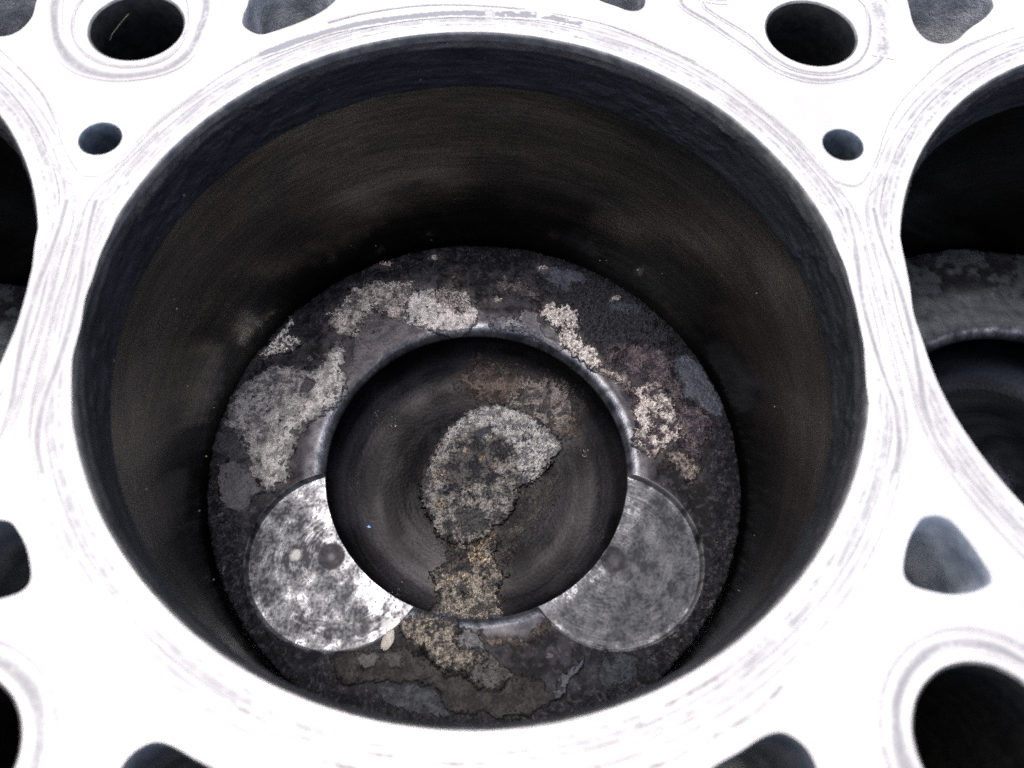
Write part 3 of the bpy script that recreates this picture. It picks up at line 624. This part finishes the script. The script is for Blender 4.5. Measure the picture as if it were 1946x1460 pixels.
    # smooth normals over the whole surface so the parts meet without a seam
    Vg = V.reshape(nr, nth, 3)
    du = np.gradient(Vg, axis=0); dv = np.roll(Vg, -1, 1) - np.roll(Vg, 1, 1)
    N = np.cross(du, dv); N /= np.linalg.norm(N, axis=2)[..., None] + 1e-12
    N = N.reshape(-1, 3)
    colA = np.concatenate([np.clip(col, 0.002, 0.9), np.ones((nr, nth, 1))], -1).reshape(-1, 4)
    ovr = np.concatenate([np.clip(over, 0.002, 0.9), np.clip(oa, 0, 1)[..., None]], -1).reshape(-1, 4)
    surf = np.stack([np.clip(metal, 0, 1), np.clip(rough, .15, 1), np.clip(grain, 0, 1.2), np.clip(grit, 0, 1)], -1).reshape(-1, 4)
    lab = tag.copy(); lab[(pk == 1)] = 21; lab[(pk == 2)] = 22
    lab[(lab == 0) & IB] = 20
    fl = lab[:-1].reshape(-1)
    names = {0: ('crown_face', None), 20: ('combustion_bowl', None), 21: ('valve_pocket', 'bright scuffed valve pocket' if middle else None), 22: ('valve_pocket', 'dull grey valve pocket' if middle else None),
             1: ('carbon_deposit', 'broad grey deposit on the left of the crown'), 2: ('carbon_deposit', 'speckled tan deposit with a pale rounded end above the bowl'),
             3: ('carbon_deposit', 'lumpy golden grey deposit under the bowl'), 4: ('carbon_deposit', 'small whitish crust at the left crown edge'),
             5: ('carbon_deposit', 'pale knobbly crust at the upper right of the bowl'), 6: ('carbon_deposit', 'whitish lumps on the right of the crown'),
             7: ('carbon_deposit', 'large grey scale in the middle of the bowl floor'), 8: ('carbon_deposit', 'brownish grey scale at the near side of the bowl')}
    cap = None
    for k, (nm, lb) in names.items():
        s = np.nonzero(fl == k)[0]
        if not len(s): continue
        f = F[s]; used, inv = np.unique(f.ravel(), return_inverse=True)
        add_mesh(nm, V[used], inv.reshape(-1, 4), mat, piston, normals=N[used], colors={'Col': colA[used], 'Surf': surf[used], 'Over': ovr[used]}, label=lb)

def lathe(prof, nth, closed_ends=False):
    """prof: list of (r, z); returns V, F, uv (uv: mm round the circle, mm along the profile)"""
    prof = np.asarray(prof, float); n = len(prof)
    th = np.linspace(0, 2 * np.pi, nth + 1)
    V = np.array([[(r * math.cos(t), r * math.sin(t), z) for t in th] for r, z in prof]).reshape(-1, 3)
    s = np.concatenate([[0], np.cumsum(np.hypot(*np.diff(prof, axis=0).T))])
    rr = prof[:, 0].max()
    uv = np.array([[(t * rr, si) for t in th] for si in s]).reshape(-1, 2)
    a = (np.arange(n - 1)[:, None] * (nth + 1) + np.arange(nth)[None, :])
    F = np.stack([a, a + nth + 1, a + nth + 2, a + 1], -1).reshape(-1, 4)
    return V, F, uv

# ------------------------------------------------------------------ materials in use
M_DECK = mat_deck()
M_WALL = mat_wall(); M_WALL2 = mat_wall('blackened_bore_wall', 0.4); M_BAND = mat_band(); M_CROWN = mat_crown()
M_CAST = mat_simple('rough_casting', (0.20, 0.215, 0.235), (0.42, 0.44, 0.46), 0.15, 0.38, 0.3, 0.0006, 1.3)
M_CAST3 = mat_simple('dark_passage_casting', (0.06, 0.07, 0.08), (0.14, 0.155, 0.17), 0.10, 0.5, 0.2, 0.0002, 0.7)
M_CAST2 = mat_simple('smooth_passage_casting', (0.20, 0.23, 0.265), (0.46, 0.50, 0.55), 0.10, 0.5, 0.2, 0.0002, 0.7)
M_HOLE = mat_simple('dark_bolt_hole', (0.008, 0.009, 0.010), (0.018, 0.018, 0.018), 0.5, 0.45, 0.1, 0.0001, 1.5, spec=0.25)  # near-black colour all the way down the hole
M_OIL = mat_simple('drilled_oil_hole', (0.10, 0.125, 0.155), (0.20, 0.235, 0.28), 0.5, 0.4, 0.6, 0.00005, 1.2)
M_EDGE = mat_simple('worn_bore_edge', (0.34, 0.33, 0.31), (0.17, 0.175, 0.18), 0.35, 0.4, 0.5)
M_SIDE = mat_simple('block_casting', (0.10, 0.10, 0.105), (0.16, 0.155, 0.15), 0.1, 0.6, 0.3, 0.0004, 0.5)
M_SKIRT = mat_simple('piston_side', (0.05, 0.048, 0.045), (0.12, 0.115, 0.11), 0.3, 0.45, 0.6)
M_RUST = mat_simple('rusty_hole_edge', (0.30, 0.10, 0.05), (0.16, 0.06, 0.035), 0.6, 0.7)

# ------------------------------------------------------------------ engine block
block = thing('engine_block', (0, 0, 0), 'bare engine block with bright machined deck face around three open cylinder bores', 'engine block')
X1, Y0, Y1 = 212.0, -98.0, 98.0
def circle(cx, cy, r, n, a0=0.0):
    t = np.linspace(0, 2 * np.pi, n, endpoint=False) + a0
    return np.stack([cx + r * np.cos(t), cy + r * np.sin(t)], 1)
def shift(P, dx, flip=1): return [(flip * a + dx, b) for a, b in P]
P_TRI = [(66.4,-37.3),(67.7,-36.4),(69.8,-36.3),(71.6,-37.4),(73.4,-40.6),(74.4,-43.1),(75.1,-45.1),(74.5,-46.4),(72.1,-47.3),(68.7,-47.7),(65.4,-47.1),(63.1,-46.1),(62.6,-44.2),(64.2,-40.2)]
P_TOP = [(-46.6,71.5),(-47.1,68.8),(-46.7,65.8),(-43.6,63.6),(-40.3,64.7),(-34.2,68.4),(-30.2,72.4),(-29.4,75.5),(-32,80),(-38,82.5),(-44,80),(-46.2,76)]
P_TOPR = [(25.0,75.6),(28.3,73.8),(31.4,72.4),(33.7,73.1),(34.6,76),(34,81),(28,83),(22,80)]
P_CORN = [(-88.7,69.4),(-89.0,65.7),(-90.6,62.8),(-93.3,61.7),(-97.5,63),(-102,68),(-105,74),(-103,80),(-96,81.5),(-90,77)]
P_TR = [(91.0,74.6),(90.9,69.2),(92.5,65.6),(95.6,64.6),(98.6,65.7),(101.8,68.8),(106.5,72.6),(109.2,76.5),(107.5,81),(98,84),(92,81)]
P_BOT = [(31.0,-70.4),(35.0,-68.4),(38.3,-66.7),(40.7,-66.2),(42.8,-67.2),(44.1,-68.9),(44.6,-71.5),(43.6,-77),(38,-79.5),(30,-78),(27.5,-73.5)]
holes = []   # outline, chamfer, kind
for i in (-1, 0, 1): holes.append((circle(PITCH * i, 0, 65.0, 288), 0.35, 'bore'))
for cx, cy, r in ((-67.7, 65.0, 9.0), (68.4, 66.9, 9.2), (68.9, -67.5, 10.0), (-68.9, -67.0, 9.9), (-206, 66, 9.2), (206, 66, 9.2), (-206, -67, 10), (206, -67, 10)):
    if abs(cx) + r + 1 < X1 or True: holes.append((circle(min(max(cx, -200), 200), cy, r, 72), 0.45, 'bolt'))
for cx in (-69.0, 69.2): holes.append((circle(cx, 35.9 if cx < 0 else 36.9, 3.65, 48), 0.3, 'oil'))
for P in (P_TRI, shift(P_TRI, -0.2, -1), P_TOP, P_TOPR, P_CORN, P_TR, P_BOT, shift(P_BOT, -1.2, -1)):
    holes.append((catmull(P, 6), 0.25, 'water'))
holes.append((catmull(shift(P_BOT, PITCH), 6), 0.25, 'water')); holes.append((catmull(shift(P_BOT, -PITCH, -1), 6), 0.25, 'water'))
def offset(P, c):
    P = np.asarray(P); t = np.roll(P, -1, 0) - np.roll(P, 1, 0); n = np.stack([t[:, 1], -t[:, 0]], 1); n /= np.linalg.norm(n, axis=1)[:, None]
    area = 0.5 * np.sum(P[:, 0] * np.roll(P[:, 1], -1) - P[:, 1] * np.roll(P[:, 0], -1))
    return P + n * c * (1 if area > 0 else -1)
vv = [(-X1, Y0), (X1, Y0), (X1, Y1), (-X1, Y1)]; ee = [(0, 1), (1, 2), (2, 3), (3, 0)]
tops = []
for P, c, k in holes:
    Q = offset(P, c); tops.append(Q); b = len(vv); m = len(Q)
    vv += [tuple(q) for q in Q]; ee += [(b + j, b + (j + 1) % m) for j in range(m)]
r = delaunay_2d_cdt([Vector(v) for v in vv], ee, [], 4, 1e-7)
Vt = [(v.x, v.y, 0.0) for v in r[0]]; Ft = [tuple(f) for f in r[2]]
cen = np.array([np.mean([Vt[i] for i in f], axis=0)[:2] for f in Ft])
keep = np.ones(len(Ft), bool)
for Q in tops: keep &= sdpoly(cen[:, 0], cen[:, 1], Q) > 0
Ft = [f for f, k in zip(Ft, keep) if k]
deck = add_mesh('deck_face', Vt, Ft, M_DECK, block, smooth=False)
z = -220.0
Vs = [(-X1, Y0, 0), (X1, Y0, 0), (X1, Y1, 0), (-X1, Y1, 0), (-X1, Y0, z), (X1, Y0, z), (X1, Y1, z), (-X1, Y1, z)]
add_mesh('block_side', Vs, [(0, 4, 5, 1), (1, 5, 6, 2), (2, 6, 7, 3), (3, 7, 4, 0), (4, 7, 6, 5)], M_SIDE, block, smooth=False)

def tube(name, P, Q, depth, mat, taper=0.0, label=None, rag=0.0, edge_mat=None):
    """chamfer from the deck down and a closed pocket below"""
    m = len(P); c = P.mean(0)
    levels = [(Q, 0.0), (P, -0.35)]
    nz = 14
    for k in range(1, nz + 1):
        f = k / nz; levels.append((c + (P - c) * (1 - taper * f), -0.35 - (depth - 0.35) * f))
    V = []
    for L, zz in levels: V += [(a, b, zz) for a, b in L]
    V = np.array(V)
    if rag:
        nn = fbm3(V[:, 0], V[:, 1], V[:, 2], 5, 4); w = np.clip(-V[:, 2] / 3 - 0.2, 0, 1)
        d = np.stack([V[:, 0] - c[0], V[:, 1] - c[1]], 1); d /= np.linalg.norm(d, axis=1)[:, None]
        V[:, :2] += d * (nn * w * rag)[:, None]
    F = []
    for a in range(len(levels) - 1):
        for j in range(m):
            F.append((a * m + j, a * m + (j + 1) % m, (a + 1) * m + (j + 1) % m, (a + 1) * m + j))
    V = list(map(tuple, V)); V.append((c[0], c[1], -depth - 1.0)); b = (len(levels) - 1) * m
    for j in range(m): F.append((b + j, b + (j + 1) % m, len(V) - 1))
    o = add_mesh(name, V, F, mat, block, smooth=True, label=label)
    if edge_mat:
        o.data.materials.append(edge_mat)
        for p in o.data.polygons[:m]: p.material_index = 1
    return o
for (P, c, k), Q in zip(holes, tops):
    if k == 'bolt': tube('bolt_hole', P, Q, 90, M_HOLE, edge_mat=M_EDGE)
    elif k == 'oil': tube('oil_hole', P, Q, 45, M_OIL)
    elif k == 'water': tube('coolant_passage', P, Q, 16 if P[:, 1].mean() > 0 else 26, M_CAST if P[:, 1].mean() > 0 else (M_CAST2 if P[:, 1].mean() > -60 and P[:, 0].mean() > 0 else M_CAST3), taper=0.25, rag=0.8)

# bore: worn edge, crust of carbon above the ring travel, glazed wall below
BAND_R, WALL_R, ZB = 64.2, 64.9, 13.55
def carbon_band(nth, nz):
    th = np.linspace(0, 2 * np.pi, nth + 1); zz = np.linspace(0, 1, nz)
    prof_r = np.interp(zz, [0, 0.04, 0.12, 0.9, 0.97, 1.0], [64.93, 64.75, BAND_R, BAND_R - 0.05, BAND_R, WALL_R])
    prof_z = np.interp(zz, [0, 0.04, 0.12, 0.9, 0.97, 1.0], [-1.9, -2.1, -2.9, -12.6, -13.4, -13.6])
    T, Zz = np.meshgrid(th, prof_z); R0 = np.repeat(prof_r[:, None], nth + 1, 1)
    x = 65 * np.cos(T); y = 65 * np.sin(T)
    n = fbm3(x, y, Zz * 1.8, 7, 5, 0.6); f = fbm3(x, y, Zz, 1.3, 3)
    env = np.interp(zz, [0, 0.06, 0.9, 1], [0, 1, 0.8, 0])[:, None]
    cr = np.abs(n); flake = sstep(0.0, 0.12, n)
    low = sstep(-0.2, 0.4, fbm3(x, y, Zz, 40, 2))
    Zz = Zz + 0.25 * fbm3(x, y, Zz * 0 + 3, 4, 4) * sstep(0.85, 0.97, zz)[:, None]
    d = env * (0.26 * flake * low + 0.18 * n + 0.08 * f)
    Rf = R0 - d
    V = np.stack([Rf * np.cos(T), Rf * np.sin(T), Zz + 0.10 * f * env], -1).reshape(-1, 3)
    uv = np.stack([T * 65, Zz], -1).reshape(-1, 2)
    a = np.arange(nz - 1)[:, None] * (nth + 1) + np.arange(nth)[None, :]
    F = np.stack([a, a + nth + 1, a + nth + 2, a + 1], -1).reshape(-1, 4)
    return V, F, uv
def shared(name, data, mat_unused, parent, dx):
    o = bpy.data.objects.new(name, data); o.location = (dx * MM, 0, 0); link(o, parent); return o
parts0 = []
V, F, uv = lathe([(65.35, 0.0), (65.12, -0.22), (65.0, -0.5), (64.98, -1.2), (64.95, -2.3)], 288)
parts0.append(add_mesh('bore_edge', V, F, M_EDGE, block, uv=uv))
V, F, uv = carbon_band(1500, 62)
parts0.append(add_mesh('carbon_band', V, F, M_BAND, block, uv=uv))
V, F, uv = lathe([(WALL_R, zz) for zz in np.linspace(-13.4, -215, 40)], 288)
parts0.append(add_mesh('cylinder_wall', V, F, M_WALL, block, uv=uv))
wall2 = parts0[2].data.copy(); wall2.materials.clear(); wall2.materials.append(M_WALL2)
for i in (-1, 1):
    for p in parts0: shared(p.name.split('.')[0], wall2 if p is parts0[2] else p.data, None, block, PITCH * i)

# gasket print: closed loops and strips a hair above the deck
def strip(P, w, zoff, mat, closed=True, wvar=0.25, seed=0, name='gasket_mark', label=None, n=6):
    P = catmull(P, n, closed) if n > 1 else np.asarray(P, float)
    if closed: P = np.vstack([P, P[:1]])
    t = np.gradient(P, axis=0)
    if closed: t[0] = t[-1] = P[1] - P[-2]
    nn = np.stack([-t[:, 1], t[:, 0]], 1); nn /= np.linalg.norm(nn, axis=1)[:, None] + 1e-9
    s = np.concatenate([[0], np.cumsum(np.hypot(*np.diff(P, axis=0).T))])
    ww = w * (1 + wvar * perlin2(s / 9, np.zeros_like(s) + seed * 3.3, seed))
    if closed: k = np.clip(s / 8, 0, 1) * np.clip((s[-1] - s) / 8, 0, 1); ww = w + (ww - w) * k
    A = P + nn * ww[:, None] / 2; B = P - nn * ww[:, None] / 2
    V = np.concatenate([np.c_[A, np.full(len(A), zoff)], np.c_[B, np.full(len(B), zoff)]])
    m = len(P); a = np.arange(m - 1)
    F = np.stack([a + m, a + m + 1, a + 1, a], -1)
    uv = np.concatenate([np.c_[s + seed * 31, np.ones(m)], np.c_[s + seed * 31, -np.ones(m)]])
    return add_mesh(name, V, F, mat, block, smooth=False, uv=uv, label=label)
S_LINE = mat_stain('gasket_line', (0.184, 0.188, 0.199), 0.22, 0.50, edge=0.85, soft=0.8)
S_LINE2 = mat_stain('faint_gasket_line', (0.220, 0.224, 0.237), 0.28, 0.58, edge=0.85, soft=0.8)
S_SCUFF = mat_stain('grey_scuff', (0.259, 0.264, 0.280), 0.36, 0.62, edge=0.9, scl=0.3, soft=0.8, sx=0.1)
S_SPECK = mat_stain('speckled_scuff', (0.233, 0.238, 0.252), 0.38, 0.60, edge=0.9, scl=1.4, soft=0.8, sx=0.5)
S_BEAD = mat_stain('grey_bead_print', (0.211, 0.215, 0.228), 0.26, 0.56, edge=0.9, scl=1.2, soft=0.7, sx=0.15)
S_WIDE = mat_stain('worn_rim_haze', (0.256, 0.261, 0.277), 0.34, 0.60, edge=0.95, scl=0.5, soft=0.7, sx=0.2)
def ring(cx, f, n=360):
    t = np.linspace(0, 2 * np.pi, n, endpoint=False)
    rr = np.array([f(a) for a in t]); return np.stack([cx + rr * np.cos(t), rr * np.sin(t)], 1)
def bridge(t): 
    y = 68 * math.sin(t); return math.exp(-(y / 17.0) ** 4)      # 1 where the next bore squeezes the print
for i in (-1, 0, 1):
    cx = PITCH * i
    strip(ring(cx, lambda t: 69.3 - 2.0 * bridge(t)), 0.75, 0.030 + 0.004 * i, S_LINE, seed=1 + i, n=1, wvar=0.5)
    strip(ring(cx, lambda t: 71.6 - 2.75 * bridge(t)), 0.75, 0.045 + 0.004 * i, S_LINE2, seed=4 + i, n=1, wvar=0.4)
    strip(ring(cx, lambda t: 67.3 - 0.9 * bridge(t)), 1.3, 0.060 + 0.004 * i, S_SPECK, seed=7 + i, n=1, wvar=0.5)
    strip(ring(cx, lambda t: 70.4 - 2.0 * bridge(t)), 1.7, 0.015 + 0.004 * i, S_SCUFF, seed=10 + i, n=1, wvar=0.3)
for i in (-1, 0, 1):
    strip(ring(PITCH * i, lambda t: 68.4 - 1.3 * bridge(t)), 5.2, 0.006 + 0.002 * i, S_WIDE, seed=60 + i, n=1, wvar=0.2)
# crescents of grey print in the narrow bridges
for sx_ in (-1, 1):
    for c0, sg in ((0, 1), (PITCH, -1)):
        P = [(66.9, 22), (66.9, 16), (66.5, 10), (65.95, 4), (65.9, -4), (66.4, -12), (67.0, -18), (66.4, -24), (64.6, -29)]
        strip([(sx_ * (c0 + sg * a), b) for a, b in P], 1.7, 0.08 + 0.004 * (sg + sx_), S_BEAD, closed=False, seed=20 + sx_ + 3 * sg)
V_OUT = [(35.7, 62.4), (42.9, 57.8), (49.1, 52.3), (54.8, 45.4), (59.0, 40.0), (61.9, 34.7), (64.6, 29.9), (67.0, 27.6), (69.8, 27.1), (72.0, 29.0), (75.2, 34.0), (78.0, 40.1), (82.0, 46.8), (87.7, 53.2), (94.0, 59.3), (100.6, 64.1), (112.0, 69.4)]
V_IN = [(58.8, 37.9), (64.4, 28.8), (67.1, 24.5), (68.4, 21.0), (68.9, 16.5), (68.8, 12), (68.7, 6), (69.1, 0), (69.1, -6), (69.0, -12.7), (68.5, -18.9), (67.7, -23.5), (64.8, -30)]
V_IN2 = [(82.7, 39.8), (78.8, 34.1), (75.1, 28.6), (71.8, 24.8), (70.4, 21.5), (69.9, 15.6), (70.3, 7.9), (70.5, 0), (70.6, -8), (70.8, -14), (71.6, -20.5), (73.6, -26), (77.0, -31.3)]
for s_ in (1, -1):
    for k, (P, w, m_) in enumerate(((V_OUT, 0.55, S_LINE), (V_IN, 0.5, S_LINE), (V_IN2, 0.45, S_LINE))):
        strip([(s_ * a, b) for a, b in P], w, 0.10 + 0.006 * k, m_, closed=False, seed=30 + k + s_, wvar=0.5)
# loops round the bolt holes
strip([(-84.8, 74), (-83.3, 64.0), (-80.5, 57.9), (-75.9, 53.3), (-69.3, 51.4), (-62.5, 52.5), (-57.7, 55.9), (-55.4, 62.1), (-55.2, 72.9), (-60, 80), (-70, 83), (-80, 81)], 3.0, 0.13, S_BEAD, seed=41, wvar=0.25)
strip([(-80.5, 70), (-79, 61), (-74, 55.8), (-68, 54), (-62, 55.5), (-58.6, 60), (-58, 68), (-61, 76), (-68, 79.5), (-76, 77.5)], 0.8, 0.14, S_LINE2, seed=42)
strip([(42.2, 75.8), (48.1, 68.7), (54.9, 61.3), (59.8, 56.0), (67.0, 53.4), (74.9, 54.8), (80.8, 58.9), (84.2, 65.8), (85.8, 77.2), (80, 84), (68, 87), (52, 84)], 1.6, 0.13, S_BEAD, seed=43)
strip([(46.8, 74.8), (55.0, 66.0), (58.8, 60.2), (63.9, 56.2), (71.1, 55.6), (76.8, 59.0), (80.3, 65.7), (81.6, 76.5), (76, 82), (66, 84), (54, 81)], 1.2, 0.14, S_BEAD, seed=44)
strip([(81.8, 60), (83.3, 67), (83.8, 75), (80, 81)], 4.6, 0.15, S_SPECK, seed=45, closed=False)
strip([(52, 76), (47.5, 76.5), (43, 80)], 2.4, 0.15, S_BEAD, seed=46, closed=False)
for s_ in (1, -1):
    cx = 68.9 * s_
    strip(circle(cx, -67.3, 14.6, 40), 1.0, 0.13, S_LINE2, seed=47 + s_, n=3)
    strip(circle(cx, -67.3, 12.6, 40), 2.6, 0.14, S_BEAD, seed=49 + s_, n=3, wvar=0.6)
# scuffs on the far rim and streaks on the near rim
strip([(-42.6, 57.6), (-33.0, 63.0), (-22, 67.2), (-7.6, 70.1), (1.3, 70.4)], 2.3, 0.17, mat_stain('far_rim_scuff', (0.205, 0.21, 0.23), 0.28, 0.36, edge=0.75, scl=0.9, soft=0.2), closed=False, seed=51)
strip([(2.9, 70.2), (7.9, 70.4), (13.7, 69.8), (21.0, 67.9)], 2.6, 0.175, mat_stain('broken_rim_scuff', (0.205, 0.21, 0.23), 0.43, 0.47, edge=0.8, scl=0.5, soft=0.2), closed=False, seed=52)
strip([(-30.3, 67.1), (-22.9, 70.0), (-11.5, 72.6), (0.1, 72.9), (11.8, 71.6), (27.2, 67.6), (43.4, 57.9)], 0.45, 0.18, S_LINE2, closed=False, seed=53)
S_SOFT = mat_stain('grey_streak', (0.17, 0.165, 0.17), 0.40, 0.56, edge=0.6, scl=0.35, soft=0.5)
strip([(22, -64.1), (28.2, -61.3), (33.3, -58.6)], 1.6, 0.17, S_SOFT, closed=False, seed=54)
strip([(19, -67.0), (24, -65.3), (30.1, -62.7), (36, -59.3)], 1.0, 0.175, S_SOFT, closed=False, seed=55)
strip([(10, -72.7), (23.5, -69.8), (28.7, -67.7), (36.9, -63.8), (42, -60)], 1.3, 0.18, S_SOFT, closed=False, seed=56)
strip([(-32, -61.8), (-22.7, -65.8), (-14.1, -67.8), (0, -69.3), (14, -67.9)], 1.5, 0.185, S_SOFT, closed=False, seed=57)
strip([(-20, -68.6), (-8, -71.3), (5, -71.4), (16, -69.9)], 2.2, 0.19, S_SOFT, closed=False, seed=58)

# grit stuck to the glazed wall (too small to pick apart)
grit_at = [(-64.4,1.1,-69.7),(-63.1,-13.0,-67.2),(-61.0,-20.5,-30.7),(-61.5,19.0,-28.1),(-61.7,18.4,-30.8),(-63.7,9.5,-48.9),(-64.3,-3.1,-13.0),(-56.4,31.1,-9.7),(64.3,2.6,-44.1),(41.3,49.4,-61.2),(32.5,55.6,-66.2),(34.0,54.7,-64.9),(46.2,44.9,-56.1),(-12.7,63.1,-68.0),(-27.0,58.5,-64.4),(-63.2,12.4,-66.4),(54.2,-34.8,-54.3),(-57.6,-28.8,-66.9),(59.9,23.7,-31.7)]
rnd = random.Random(3)
for _ in range(14):
    a = rnd.uniform(-0.4, math.pi + 0.4); grit_at.append((64.9 * math.cos(a), 64.9 * math.sin(a), -rnd.uniform(3, 69)))
GV = []; GF = []
for k, (a, b, c) in enumerate(grit_at):
    rr = math.hypot(a, b); R_ = (WALL_R if c < -13.6 else BAND_R) - 0.05; a *= R_ / rr; b *= R_ / rr
    s_ = (0.2 if k < 19 else rnd.uniform(0.05, 0.13)); base = len(GV)
    if k in (9, 0): s_ *= 1.5
    for dx, dy, dz in ((1, 0, 0), (-1, 0, 0), (0, 1, 0), (0, -1, 0), (0, 0, 1), (0, 0, -1)):
        GV.append((a + dx * s_ * rnd.uniform(.6, 1.3), b + dy * s_ * rnd.uniform(.6, 1.3), c + dz * s_ * rnd.uniform(.6, 1.3)))
    for f in ((0, 2, 4), (2, 1, 4), (1, 3, 4), (3, 0, 4), (2, 0, 5), (1, 2, 5), (3, 1, 5), (0, 3, 5)): GF.append(tuple(base + q for q in f))
M_GRIT = mat_simple('pale_grit', (0.42, 0.38, 0.30), (0.25, 0.22, 0.18), 3, 0.6)
g = add_mesh('wall_grit', GV, GF, M_GRIT, block, smooth=False); g['kind'] = 'stuff'

# ------------------------------------------------------------------ pistons
def piston_thing(loc, label):
    return thing('piston', loc, label, 'piston', 'pistons in the bores')
def piston_side(p):
    prof = [(63.80, -3.3), (63.80, -9), (60.5, -9.1), (60.5, -12), (63.80, -12.1), (63.80, -19), (60.5, -19.1), (60.5, -21.5), (63.80, -21.6), (63.80, -27), (60.5, -27.1), (60.5, -31), (63.80, -31.1), (63.80, -95)]
    V, F, uv = lathe(prof, 144)
    add_mesh('skirt', V, F, M_SKIRT, p, smooth=False, uv=uv)
    for k, (a, b) in enumerate(((-9.3, -11.8), (-19.3, -21.3), (-27.3, -30.8))):
        V, F, uv = lathe([(61.0, a), (64.5, a), (64.7, a - .2), (64.7, b + .2), (64.5, b), (61.0, b)], 144)
        add_mesh('piston_ring', V, F, M_OIL, p, uv=uv)
p0 = piston_thing((0, 0, -H), 'sooty piston in the middle bore with patchy pale deposits and two shiny valve pockets')
build_crown(p0, 0.195, 1640, True, M_CROWN); piston_side(p0)
p1 = piston_thing((PITCH, 0, -71.0), 'smooth black piston in the right bore, its bowl rim cut off by the photo edge')
build_crown(p1, 0.45, 560, False, M_CROWN); piston_side(p1)
p2 = piston_thing((-PITCH, 0, -92.0), 'dark piston low in the left bore, only its edge showing')
COLP = list(p1.children)
for ch in COLP:
    c = ch.copy(); link(c, p2)

# ------------------------------------------------------------------ loose bits
def chip(name, outline, loc, th_, mat, label, cat, seed=1, dome=0.0):
    P = catmull(outline, 5); m = len(P); c = P.mean(0)
    V = [(a, b, 0.0) for a, b in P] + [(c[0] + (a - c[0]) * 0.88, c[1] + (b - c[1]) * 0.88, th_ * (1 + 0.3 * math.sin(3 * k * 6.28 / m))) for k, (a, b) in enumerate(P)]
    V += [(c[0] + (a - c[0]) * 0.4, c[1] + (b - c[1]) * 0.4, th_ * 1.15 + dome) for a, b in P] + [(c[0], c[1], th_ * 1.1 + dome), (c[0], c[1], 0)]
    F = []
    for j in range(m):
        k = (j + 1) % m
        F += [(j, k, m + k, m + j), (m + j, m + k, 2 * m + k, 2 * m + j), (2 * m + j, 2 * m + k, 3 * m), (k, j, 3 * m + 1)]
    o = add_mesh(name, V, F, mat, None); o.location = [q * MM for q in loc]; o['label'] = label; o['category'] = cat
    return o
M_CHIP = mat_simple('pale_scale_chip', (0.26, 0.25, 0.235), (0.38, 0.365, 0.34), 1.2, 0.6, 0, 0.00015, 2.5)
chip('scale_chip', [(-1.7, -1.9), (-1.5, 0.1), (-0.4, 1.8), (1.0, 2.3), (1.3, 0.6), (0.9, -0.9), (-0.4, -2.4)], (-19.4, -41.6, -H + 0.25), 0.35, M_CHIP, 'pale loose chip of scale lying beside the left valve pocket', 'scale chip')
M_BLUE = mat_simple('blue_speck', (0.10, 0.25, 0.60), (0.20, 0.38, 0.75), 3, 0.5)
chip('plastic_speck', [(0.55, 0), (0.2, 0.18), (0.1, 0.55), (-0.2, 0.2), (-0.6, 0.1), (-0.25, -0.15), (-0.3, -0.5), (0.05, -0.25), (0.45, -0.4)], (-27.5, -11.0, -H - 16.45), 0.2, M_BLUE, 'tiny bright blue speck on the dark bowl floor', 'speck')
def stalk(P, r, mat, label):
    P = catmull(P, 8, closed=False) if len(P[0]) == 2 else np.asarray(P, float)
    V = []; F = []; n = 6
    for k, q in enumerate(P):
        w = r * (1 - 0.5 * k / len(P))
        for j in range(n):
            a = j * 2 * math.pi / n; V.append((q[0] + w * math.cos(a), q[1] + 0.3 * w * math.sin(a), q[2] + w * math.sin(a)))
    for k in range(len(P) - 1):
        for j in range(n): F.append((k * n + j, k * n + (j + 1) % n, (k + 1) * n + (j + 1) % n, (k + 1) * n + j))
    F.append(tuple(range(n))[::-1]); F.append(tuple((len(P) - 1) * n + j for j in range(n)))
    o = add_mesh('straw', V, F, mat, None); o['label'] = label; o['category'] = 'straw'; return o
M_STRAW = mat_simple('dry_straw', (0.10, 0.095, 0.055), (0.16, 0.15, 0.09), 2, 0.6)
STRAW = [(-71.6, 72.0, -3.0), (-72.9, 71.3, -3.9), (-74.0, 70.2, -4.6), (-75.0, 68.4, -5.0), (-75.5, 67.2, -5.6)]
stalk(STRAW, 0.10, M_STRAW, 'thin yellow straw stuck inside the upper left bolt hole')
